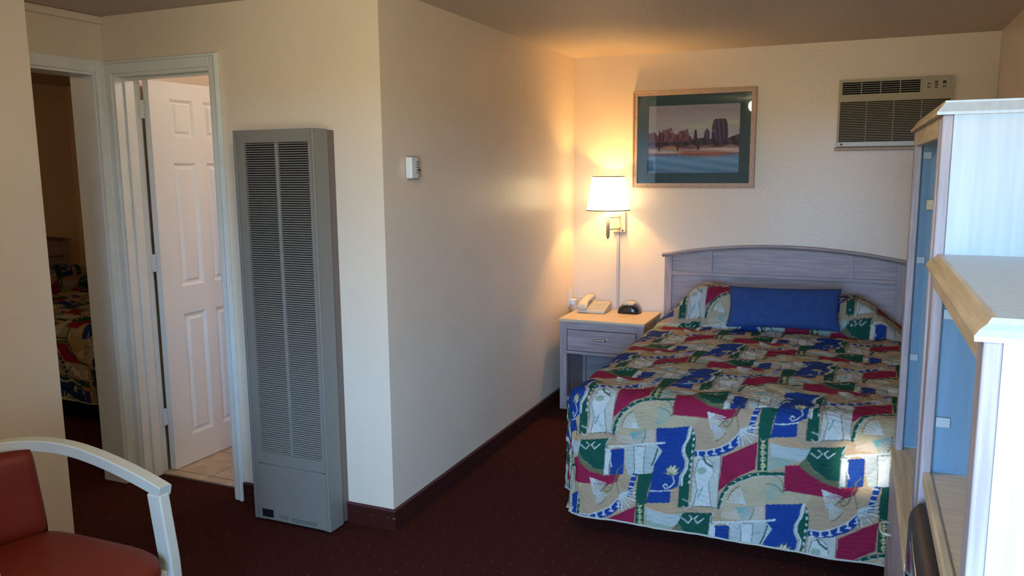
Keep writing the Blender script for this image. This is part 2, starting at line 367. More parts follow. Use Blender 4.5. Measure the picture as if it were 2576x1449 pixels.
obj('center_bar', B(gm-mw, gm+mw, FY-.002, FY+t_, gz0, gz1, r=.003), M['furnace'], f)
obj('edge_trim', B(FX0, FX0+.014, FY-.006, FY, FZ0, FZ1, r=.004), M['furnace'], f); obj('edge_trim', B(FX1-.014, FX1, FY-.006, FY, FZ0, FZ1, r=.004), M['furnace'], f)
obj('access_panel', B(gx0-.02, gx1+.018, FY-.001, FY+t_, FZ0+.002, .274, r=.002), M['furnace'], f)
obj('panel_seam', B(gx0-.02, gx1+.018, FY+.0, FY+t_, .274, .277), M['seam'], f)
obj('back_box', B(FX0+.006, FX1-.010, -.06, -.002, FZ0, FZ1-.003), M['furnace_back'], f)
obj('dark_interior', B(FX0+.012, FX1-.012, -.115, -.064, gz0-.03, gz1+.02), M['dark'], f)
nl = 140; pz = (gz1-gz0)/nl
for side, (xa, xb) in enumerate(((gx0, gm-mw), (gm+mw, gx1))):
    bm = nb(); prism(bm, [(FY+.001, -.0008), (FY+.0035, .0034), (FY+.0115, .0049), (FY+.0105, .0037)], 0, xa, xb)
    first = None
    for k in range(nl):
        z = gz0+pz*(k+.3)
        if first is None:
            first = obj('louver', bm, M['furnace'], f); o = first
        else:
            o = bpy.data.objects.new('louver', first.data); COL.objects.link(o); o.parent = f
        o.location = (0, 0, z)
lab = obj('label_plate', B(-.598, -.537, FY-.0025, FY-.001, .026, .062), M['label'], f)
for x0, x1, zz in ((-.50, -.455, .030), (-.435, -.30, .027)):
    for k in range(2): obj('printed_line', B(x0, x1, FY-.0018, FY-.001, zz+.009*k, zz+.004+.009*k), M['seam'], f)

# ================================================================== THERMOSTAT
t = thing('thermostat', 'small white wall thermostat with vent slots', 'thermostat', (0, .225, 1.573))
obj('wall_plate', B(0, .004, .186, .290, 1.522, 1.628, r=.0015), M['thermo'], t)
tb = obj('housing', B(.004, .036, .172, .232, 1.530, 1.622, r=.006), M['white'], t)
for k in range(5): obj('vent_slot', B(.0355, .0368, .212, .227, 1.553+.0115*k, 1.5575+.0115*k), M['print_dark'], tb)
obj('dial_base', B(.004, .016, .236, .284, 1.535, 1.615, r=.004), M['thermo'], t)
obj('lever', B(.014, .026, .242, .266, 1.561, 1.570, r=.002), M['print_dark'], t); obj('screw', B(.015, .018, .248, .256, 1.600, 1.606), M['print_dark'], t); obj('lever', B(.014, .022, .240, .250, 1.537, 1.545, r=.002), M['print_dark'], t)

# ================================================================== FRAMED PICTURE
px0, px1, pz0, pz1 = .415, 1.196, 1.434, 2.058; fwid = .031; PY = BACK-.001
p = thing('framed_picture', 'framed desert landscape print in a dark green mat above the bed', 'picture', ((px0+px1)/2, PY, pz0))
def bar(pts, name):
    return obj(name, prism(nb(), pts, 1, PY-.028, PY), M['frame'], p)
o_, i_ = (px0, px1, pz0, pz1), (px0+fwid, px1-fwid, pz0+fwid, pz1-fwid)
bar([(o_[0], o_[2]), (o_[1], o_[2]), (i_[1], i_[2]), (i_[0], i_[2])], 'frame_rail'); bar([(o_[0], o_[3]), (i_[0], i_[3]), (i_[1], i_[3]), (o_[1], o_[3])], 'frame_rail')
bar([(o_[0], o_[2]), (i_[0], i_[2]), (i_[0], i_[3]), (o_[0], o_[3])], 'frame_rail'); bar([(o_[1], o_[2]), (o_[1], o_[3]), (i_[1], i_[3]), (i_[1], i_[2])], 'frame_rail')
for q in ((px0, px1, pz0, pz0+.010), (px0, px1, pz1-.010, pz1), (px0, px0+.010, pz0+.01, pz1-.01), (px1-.010, px1, pz0+.01, pz1-.01)):
    obj('frame_bead', B(q[0], q[1], PY-.033, PY-.027, q[2], q[3], r=.002), M['frame'], p)
m0, m1, n0, n1 = .518, 1.097, 1.531, 1.962
bm = nb(); yy0, yy1 = PY-.013, PY-.009
box(bm, i_[0], m0, yy0, yy1, i_[2], i_[3]); box(bm, m1, i_[1], yy0, yy1, i_[2], i_[3]); box(bm, m0, m1, yy0, yy1, i_[2], n0); box(bm, m0, m1, yy0, yy1, n1, i_[3])
obj('mat_board', bm, M['matboard'], p)
nu, nv = 300, 224
U, V = np.meshgrid(np.linspace(0, 1, nu), np.linspace(0, 1, nv), indexing='ij')
def sn(u, *fs): return sum(a_*np.sin(2*PI*(f_*u+ph)) for f_, a_, ph in fs)
C = np.empty((nu, nv, 3))
def L3(*c): return np.array(c)
sky = V[..., None]
C[:] = L3(.46, .37, .36)*(1-sky)+L3(.30, .26, .29)*sky
k = np.exp(-((V-.70-.02*sn(U, (1.3, 1, .1)))/.05)**2)[..., None]*(1/(1+np.exp(-(U-.35)*9)))[..., None]; C = C*(1-.7*k)+L3(.46, .42, .26)*.7*k
k = np.clip(sn(U*.6+V*7, (1, 1, 0))*sn(U+V*3, (.7, 1, .3)), 0, 1)[..., None]*np.clip((V-.62)*6, 0, 1)[..., None]; C = C*(1-.35*k)+L3(.22, .19, .24)*.35*k
rid = .585+.022*sn(U, (5, 1, .1), (11, .8, .4), (23, .4, .2))*(U < .5)+.05*np.exp(-((U-.22)/.09)**2)-.10*np.clip((U-.33)/.3, 0, 1)+.06*np.exp(-((U-.40)/.05)**4)
mk = (V < rid); sh_ = .5+.5*np.sin(2*PI*(U*13+.5*np.sin(V*20)))
C = np.where(mk[..., None], (L3(.10, .035, .045)*(1-sh_[..., None])+L3(.22, .075, .085)*sh_[..., None])*np.clip(1.15-.9*np.abs(U-.2), .35, 1.1)[..., None], C)
for cx, wd, top in ((.525, .018, .635), (.645, .03, .64), (.78, .085, .775)):
    e = np.clip(1-(np.abs(U-cx)/wd)**(6 if wd > .05 else 2), -1, 1)
    mk = (V < .50+(top-.50)*np.clip(e, 0, 1)**.35) & (np.abs(U-cx) < wd) & (V > .4)
    C = np.where(mk[..., None], L3(.060, .035, .075)*(1+.6*np.sin(2*PI*(U*22+V*2)))[..., None].clip(.6, 1.4), C)
bs = np.clip((U-.35)*2.2, 0, 1)*.10; mk = (V < .46+bs*(.6+.4*np.sin(U*14))) & (V > .36)
C = np.where(mk[..., None], L3(.045, .028, .045)*(1+.5*np.sin(U*60+V*25))[..., None], C)
C = np.where(((V < .405+.01*np.sin(U*30)) & (V > .34))[..., None], L3(.20, .09, .085)*(1+.4*np.sin(U*19+V*40))[..., None], C)
C = np.where(((np.abs(V-.375) < .02) & (np.abs(U-.26) < .065))[..., None], L3(.45, .16, .035), C)
C = np.where(((V < .37+.008*np.sin(U*9)) & (V > .30))[..., None], L3(.40, .28, .24)*(1+.3*np.sin(U*7+V*60))[..., None], C)
for cx, cy, wx, wy in ((.45, .31, .12, .025), (.72, .285, .18, .04)):
    k = np.exp(-((U-cx)/wx)**2-((V-cy)/wy)**2)[..., None]; C = C*(1-k)+L3(.36, .09, .045)*k
low = np.clip((.29+.012*np.sin(U*8)-V)/.06, 0, 1)[..., None]
C = C*(1-low)+low*(L3(.12, .24, .34)*(V[..., None]/.28)*.4+L3(.13, .23, .33)*.75+.03*np.sin(U*11+V*55)[..., None])
def stroke(pts, wd, col):                       # painted branch on the print
    global C
    d = np.full(U.shape, 9.)
    for (u0, v0), (u1, v1) in zip(pts, pts[1:]):
        du, dv = u1-u0, v1-v0; t = np.clip(((U-u0)*du+(V-v0)*dv*.55)/max(du*du+dv*dv*.55, 1e-9), 0, 1); d = np.minimum(d, np.hypot(U-u0-t*du, (V-v0-t*dv)*.75))
    k = np.clip((wd-d)/wd*2.5, 0, 1)[..., None]; C = C*(1-k)+L3(*col)*k
for cx, v0, hgt in ((.135, .345, .27), (.335, .345, .17), (.555, .35, .12)):
    stroke([(cx, v0), (cx+.003, v0+hgt)], .011, (.05, .018, .02))
    for s_, a0, ln in ((-1, .25, .5), (1, .35, .45), (-1, .5, .4), (1, .15, .5)):
        w_ = hgt*.16; stroke([(cx, v0+hgt*a0), (cx+s_*w_*(.6+a0), v0+hgt*(a0+.12)), (cx+s_*w_*(.8+a0), v0+hgt*(a0+ln))], .007, (.06, .022, .024))
P = np.zeros((nu, nv, 3)); P[..., 0] = (m0-.01)+(m1-m0+.02)*U; P[..., 2] = (n0-.01)+(n1-n0+.02)*V; P[..., 1] = PY-.0075
P -= np.array(p.location); obj('print', gridmesh('print', P, np.clip(C*1.5, .012, .9)), M['print'], p)
obj('backing_board', B(i_[0]-.004, i_[1]+.004, PY-.0065, PY-.001, i_[2]-.004, i_[3]+.004), M['frame'], p)
obj('glass', B(i_[0], i_[1], PY-.0175, PY-.0160, i_[2], i_[3]), M['glass'], p)

# ================================================================== AIR CONDITIONER
ax0, ax1, az0, az1, AY = 1.665, 2.260, 1.678, 2.064, BACK-.08
ac = thing('air_conditioner', 'beige through-the-wall air conditioner with slatted grille', 'air conditioner', ((ax0+ax1)/2, BACK, az0))
bm = nb()
box(bm, ax0, ax1, AY+.012, BACK-.001, az0, az1); 
g1 = (1.684, 2.092, 1.979, 2.048); g2 = (1.676, 2.248, 1.708, 1.940)
obj('housing', bm, M['ac'], ac)
bm = nb(); ya, yb = AY, AY+.012
box(bm, ax0, ax1, ya, yb, g1[3], az1); box(bm, ax0, g1[0], ya, yb, g1[2], g1[3]); box(bm, g1[1], ax1, ya, yb, g1[2], g1[3]); box(bm, ax0, ax1, ya, yb, g2[3], g1[2])
box(bm, ax0, g2[0], ya, yb, g2[2], g2[3]); box(bm, g2[1], ax1, ya, yb, g2[2], g2[3])
obj('front_bezel', bm, M['ac'], ac)
obj('bottom_strip', B(ax0, ax1, AY-.008, AY+.012, az0, g2[2], r=.004), M['aclight'], ac)
obj('badge', B(ax0+.022, ax0+.034, AY-.0088, AY-.0078, az0+.009, az0+.02), M['seam'], ac)
obj('grille_void', B(g1[0], g1[1], AY+.0105, AY+.0119, g1[2], g1[3]), M['dark'], ac)
obj('grille_void', B(g2[0], g2[1], AY+.0105, AY+.0119, g2[2], g2[3]), M['dark'], ac)
for k in range(5):
    z = g1[2]+(g1[3]-g1[2])*(k+.75)/5.6; obj('vent_slat', B(g1[0], g1[1], AY+.003, AY+.0095, z, z+.0028), M['ac'], ac)
for k in range(1, 4):
    x = g1[0]+(g1[1]-g1[0])*k/4; obj('vent_divider', B(x-.002, x+.002, AY+.001, AY+.0105, g1[2], g1[3]), M['ac'], ac)
ns = 24; o0 = None
for k in range(ns):
    z = g2[2]+(g2[3]-g2[2])*(k+.55)/ns
    if o0 is None: o0 = obj('grille_slat', prism(nb(), [(AY+.001, 0), (AY+.0025, .0042), (AY+.0095, .0052), (AY+.009, .0035)], 0, g2[0], g2[1]), M['ac'], ac); o = o0
    else: o = bpy.data.objects.new('grille_slat', o0.data); COL.objects.link(o); o.parent = ac
    o.location = (0, 0, z)
for k in (1, 2, 3):
    x = g2[0]+(g2[1]-g2[0])*k/4; obj('grille_rib', B(x-.0015, x+.0015, AY+.004, AY+.0105, g2[2], g2[3]), M['ac'], ac)
cp = obj('control_panel', B(2.103, 2.243, AY-.003, AY-.0001, 1.966, 2.056, r=.001), M['ac'], ac)
for x, z, w_, h_ in ((2.135, 2.022, .016, .006), (2.135, 2.004, .016, .006), (2.172, 2.030, .016, .010), (2.172, 2.015, .016, .009), (2.172, 2.000, .016, .006), (2.212, 2.028, .018, .016), (2.212, 2.004, .018, .006)):
    obj('button', B(x-w_/2, x+w_/2, AY-.0055, AY-.0029, z-h_/2, z+h_/2, r=.001), M['print_dark'], cp)
obj('sleeve_ledge', B(ax0-.012, ax1+.012, BACK-.06, BACK-.001, az0-.021, az0-.002, r=.003), M['frame'], ac)

# ================================================================== WALL LAMP
lc = Vector((.290, 2.262, 1.29))
l = thing('wall_lamp', 'lit swing-arm wall lamp with a white tapered shade over the nightstand', 'wall lamp', (.327, BACK, 1.13))
obj('backplate', B(.284, .372, BACK-.022, BACK-.001, 1.136, 1.272, r=.003), M['brass'], l)
for z in (1.165, 1.243): obj('arm', tube(nb(), [(.33, BACK-.02, z), (.33, BACK-.05, z), (.30, 2.30, z), (lc.x, lc.y, z)], .007, 10), M['brass'], l, True)
obj('stem', tube(nb(), [(lc.x, lc.y, 1.118), (lc.x, lc.y, 1.30)], .0125, 16), M['brass'], l, True)
obj('switch_knob', tube(nb(), [(lc.x, lc.y, 1.103), (lc.x, lc.y, 1.1195)], .006, 10), M['label'], l, True); obj('switch_knob', tube(nb(), [(.355, BACK-.030, 1.150), (.355, BACK-.0215, 1.150)], .005, 10), M['label'], l, True)
sm = bpy.data.materials.new('lamp_shade_cloth'); sm.use_nodes = True; nt = sm.node_tree; b_ = nt.nodes['Principled BSDF']
b_.inputs['Base Color'].default_value = (.8, .75, .65, 1); b_.inputs['Roughness'].default_value = .9
b_.inputs['Emission Color'].default_value = (1, .74, .40, 1); b_.inputs['Emission Strength'].default_value = SHADE_E
bm = nb(); lathe(bm, [(.143, 0), (.107, .222), (.1055, .222), (.1415, 0), (.143, 0)], lc, 48, cap=False)
bmesh.ops.remove_doubles(bm, verts=bm.verts, dist=1e-5)
shd = obj('shade', bm, sm, l, True)
M['shtrim'] = mat('shade_trim', (.16, .13, .09), .9, .1)
for rr_, z in ((.1436, 0), (.1076, .217)):
    bm = nb(); lathe(bm, [(rr_, 0), (rr_-.0002, .006), (rr_-.003, .006), (rr_-.003, 0), (rr_, 0)], lc+Vector((0, 0, z)), 48, cap=False); bmesh.ops.remove_doubles(bm, verts=bm.verts, dist=1e-5); obj('shade_trim', bm, M['shtrim'], shd, True)
bulbm = mat('bulb_glass', (1, .9, .7), .3, .3, emit=(1, .72, .38), estr=40)
obj('bulb', lathe(nb(), [(.002, 0), (.012, .004), (.013, .03), (.024, .06), (.029, .085), (.022, .108), (.002, .118)], lc+Vector((0, 0, .035)), 16), bulbm, l, True)
obj('socket', tube(nb(), [(lc.x, lc.y, 1.301), (lc.x, lc.y, 1.335)], .016, 14), M['brass'], l, True)
lp = light('lamp_glow', 'POINT', lc+Vector((0, 0, .12)), LAMP_E, (1, .53, .15), shadow_soft_size=.03)
rc = tag(obj('cord_cover', B(.309, .328, BACK-.011, BACK-.001, .60, 1.135, r=.002), M['grey']), 'grey cord cover running down the wall from lamp to nightstand', 'cord cover')

# ================================================================== NIGHTSTAND
nx0, nx1, ny0, ny1, nz = .062, .618, 1.955, 2.395, .606
n_ = thing('nightstand', 'whitewashed oak nightstand with one drawer and open shelf', 'nightstand', ((nx0+nx1)/2, (ny0+ny1)/2, 0))
obj('top', B(nx0-.006, nx1+.006, ny0-.008, ny1+.004, nz-.018, nz, r=.004), M['oak_x'], n_)
obj('top_bead', B(nx0-.002, nx1+.002, ny0-.003, ny1, nz-.024, nz-.018), M['wood_x'], n_)
for x0, x1, y0, y1 in ((nx0, nx0+.048, ny0, ny0+.045), (nx1-.048, nx1, ny0, ny0+.045), (nx0, nx0+.048, ny1-.045, ny1), (nx1-.048, nx1, ny1-.045, ny1)):
    obj('leg', B(x0, x1, y0, y1, 0, nz-.024, r=.003), M['wood_z'], n_)
for x0 in (nx0+.012, nx1-.028): obj('side_panel', B(x0, x0+.016, ny0+.045, ny1-.045, .065, nz-.024), M['wood_z'], n_)
obj('back_panel', B(nx0+.048, nx1-.048, ny1-.02, ny1-.008, .065, nz-.024), M['wood_x'], n_)
obj('top_rail', B(nx0+.048, nx1-.048, ny0+.004, ny0+.03, .540, nz-.024), M['wood_x'], n_)
obj('bottom_rail', B(nx0+.048, nx1-.048, ny0+.004, ny0+.03, .376, .396, r=.002), M['wood_x'], n_)
obj('drawer_floor', B(nx0+.028, nx1-.028, ny0+.03, ny1-.02, .376, .388), M['wood_x'], n_)
dr = obj('drawer', B(nx0+.052, nx1-.052, ny0-.001, ny0+.022, .400, .536, r=.003), M['wood_x'], n_)
obj('drawer_box', B(nx0+.06, nx1-.06, ny0+.023, ny1-.06, .405, .50), M['wood_y'], dr)
hc = (nx0+nx1)/2
obj('drawer_pull', tube(nb(), [(hc-.042, ny0-.004, .483), (hc-.038, ny0-.020, .483), (hc-.018, ny0-.025, .483), (hc, ny0-.0255, .483), (hc+.018, ny0-.025, .483), (hc+.038, ny0-.020, .483), (hc+.042, ny0-.004, .483)], [.004, .005, .0065, .004, .0065, .005, .004], 10), M['chrome'], dr, True)
obj('pull_plate', B(hc-.055, hc+.055, ny0-.0038, ny0-.001, .476, .490, r=.001), M['chrome'], dr)
obj('shelf', B(nx0+.028, nx1-.028, ny0+.012, ny1-.02, .068, .086), M['wood_x'], n_)
obj('shelf_rail', B(nx0+.048, nx1-.048, ny0+.004, ny0+.012, .060, .088), M['wood_x'], n_)

# telephone
ph = thing('telephone', 'beige desk telephone on the nightstand with its handset on the left', 'telephone', (.20, 2.262, nz))
bm = nb(); prism(bm, [(2.185, nz+.001), (2.185, nz+.022), (2.355, nz+.062), (2.36, nz+.05), (2.36, nz+.001)], 0, .105, .292)
pb = obj('base', bm, M['cream'], ph)
bv = pb.modifiers.new('bevel', 'BEVEL'); bv.width = .006; bv.segments = 3
sl = (.062-.022)/.17
def pz_(y): return nz+.022+(y-2.185)*sl
kp = obj('keypad', prism(nb(), [(2.20, pz_(2.20)), (2.20, pz_(2.20)+.002), (2.335, pz_(2.335)+.002), (2.335, pz_(2.335))], 0, .178, .282), M['creamkeys'], ph)
for i in range(3):
    for j in range(4):
        y = 2.212+.024*j; x = .190+.026*i
        obj('key', prism(nb(), [(y, pz_(y)+.002), (y, pz_(y)+.006), (y+.015, pz_(y+.015)+.006), (y+.015, pz_(y+.015)+.002)], 0, x, x+.018), M['cream'], kp)
bm = nb(); hp = []
for y, z, w_ in ((2.168, .036, .037), (2.182, .058, .038), (2.215, .074, .031), (2.27, .085, .028), (2.325, .094, .031), (2.357, .096, .038), (2.374, .080, .037)):
    hp.append([bm.verts.new((.142+a_*w_, y, nz+z+b2)) for a_, b2 in ((-1, -.008), (-.8, .008), (0, .013), (.8, .008), (1, -.008), (.8, -.018), (-.8, -.018))])
for Aq, Cq in zip(hp, hp[1:]):
    for k in range(7): bm.faces.new((Aq[k], Aq[(k+1) % 7], Cq[(k+1) % 7], Cq[k]))
bm.faces.new(hp[0][::-1]); bm.faces.new(hp[-1])
hs = obj('handset', bm, M['cream'], ph, True); ss = hs.modifiers.new('s', 'SUBSURF'); ss.levels = 1; ss.render_levels = 2
obj('phone_cord', tube(nb(), [(.15, 2.36, nz+.02), (.115, 2.378, nz+.012), (.08, 2.37, nz+.05), (.03, 2.36, .67), (.018, 2.352, .668)], .0028, 6), M['white'], ph, True)

# clock radio
ck = thing('alarm_clock', 'black half-dome alarm clock with a pale top button on the nightstand', 'alarm clock', (.432, 2.315, nz))
bm = nb(); n = 18; rings = []
for y, s_ in ((2.250, .0), (2.252, .80), (2.262, .93), (2.285, 1), (2.335, 1), (2.36, .93), (2.372, .8), (2.374, 0)):
    if s_ == 0: rings.append([bm.verts.new((.432, y, nz+.02))]); continue
    rings.append([bm.verts.new((.432+.074*s_*math.cos(PI*k/n), y, nz+.001+(.066*s_*abs(math.sin(PI*k/n))**.85))) for k in range(n+1)])
for Aq, Cq in zip(rings, rings[1:]):
    m_ = n+1
    for k in range(m_):
        a_, b2 = k, (k+1) % m_
        if len(Aq) == 1: bm.faces.new((Aq[0], Cq[b2], Cq[a_]))
        elif len(Cq) == 1: bm.faces.new((Aq[a_], Aq[b2], Cq[0]))
        else: bm.faces.new((Aq[a_], Aq[b2], Cq[b2], Cq[a_]))
obj('body', bm, M['black'], ck, True)
bm = nb(); n = 10
P_ = [(.432+.033*math.cos(PI*k/n), nz+.0605+.012*math.sin(PI*k/n)) for k in range(n+1)]+[(.432-.02, nz+.052), (.432+.02, nz+.052)]
obj('snooze_button', prism(bm, P_, 1, 2.262, 2.355), M['cream'], ck)
obj('display', B(.405, .459, 2.2488, 2.2535, nz+.014, nz+.036, r=.001), M['glassdark'], ck)

# outlet and plug on the thermostat wall
ou = thing('wall_outlet', 'white outlet plate low on the cream wall beside the telephone', 'outlet', (0, 2.335, .60))
obj('plate', B(.0005, .006, 2.293, 2.372, .625, .740, r=.002), M['white'], ou)
for z in (.655, .71): obj('receptacle', B(.006, .008, 2.316, 2.350, z-.016, z+.016, r=.001), M['white'], ou)
tag(obj('plug_adapter', B(.0082, .045, 2.312, 2.356, .632, .672, r=.006), M['white']), 'white plug adapter pushed into the outlet above the nightstand', 'plug')

# ================================================================== HEADBOARD
hx0, hx1, hy0, hy1 = .652, 2.082, BACK-.062, BACK-.016; HC = (hx0+hx1)/2
def harch(x): return .985+.070*(1-((x-HC)/(hx1-HC))**2)
hb = thing('headboard', 'arched whitewashed oak headboard with framed panels behind the bed with the blue cushion', 'headboard', (HC, hy1, 0))
for x0 in (hx0, hx1-.048): 
    bm = nb(); prism(bm, [(x0, 0), (x0+.048, 0), (x0+.048, harch(x0+.048)-.001), (x0, harch(x0)-.001)], 1, hy0, hy1); obj('post', bm, M['wood_z'], hb)
NX = 28; xs_ = [hx0-.016+(hx1-hx0+.032)*k/NX for k in range(NX+1)]
sw_ = sweep(nb(), [(x, (hy0+hy1)/2, harch(min(max(x, hx0), hx1))+.0115) for x in xs_], [(-.042, .012), (.042, .012), (.042, .004), (.033, -.004), (.026, -.0115), (-.026, -.0115), (-.033, -.004), (-.042, .004)])
obj('cap_moulding', sw_, M['wood_x'], hb)
def arched(x0, x1, z0, drop, y0, y1, n=16):
    pts = [(x0, z0), (x1, z0)]+[(x1+(x0-x1)*k/n, harch(x1+(x0-x1)*k/n)-drop) for k in range(n+1)]
    return prism(nb(), pts, 1, y0, y1)
xi0, xi1 = hx0+.048, hx1-.048
st = (.950, HC*2-.950)
pan = [(xi0, st[0]-.008), (st[0]+.008, st[1]-.008), (st[1]+.008, xi1)]
for x0, x1 in pan: obj('upper_panel', arched(x0, x1, .893, .002, hy0+.020, hy1-.012), M['wood_x'], hb)
for x_ in st: 
    obj('stile', prism(nb(), [(x_-.009, .893), (x_+.009, .893), (x_+.009, harch(x_)-.001), (x_-.009, harch(x_)-.001)], 1, hy0+.001, hy1-.01), M['wood_z'], hb)
obj('mid_rail', B(xi0, xi1, hy0-.001, hy1-.01, .870, .893, r=.003), M['wood_x'], hb)
obj('lower_panel', B(xi0, xi1, hy0+.020, hy1-.012, .30, .870), M['wood_x'], hb)

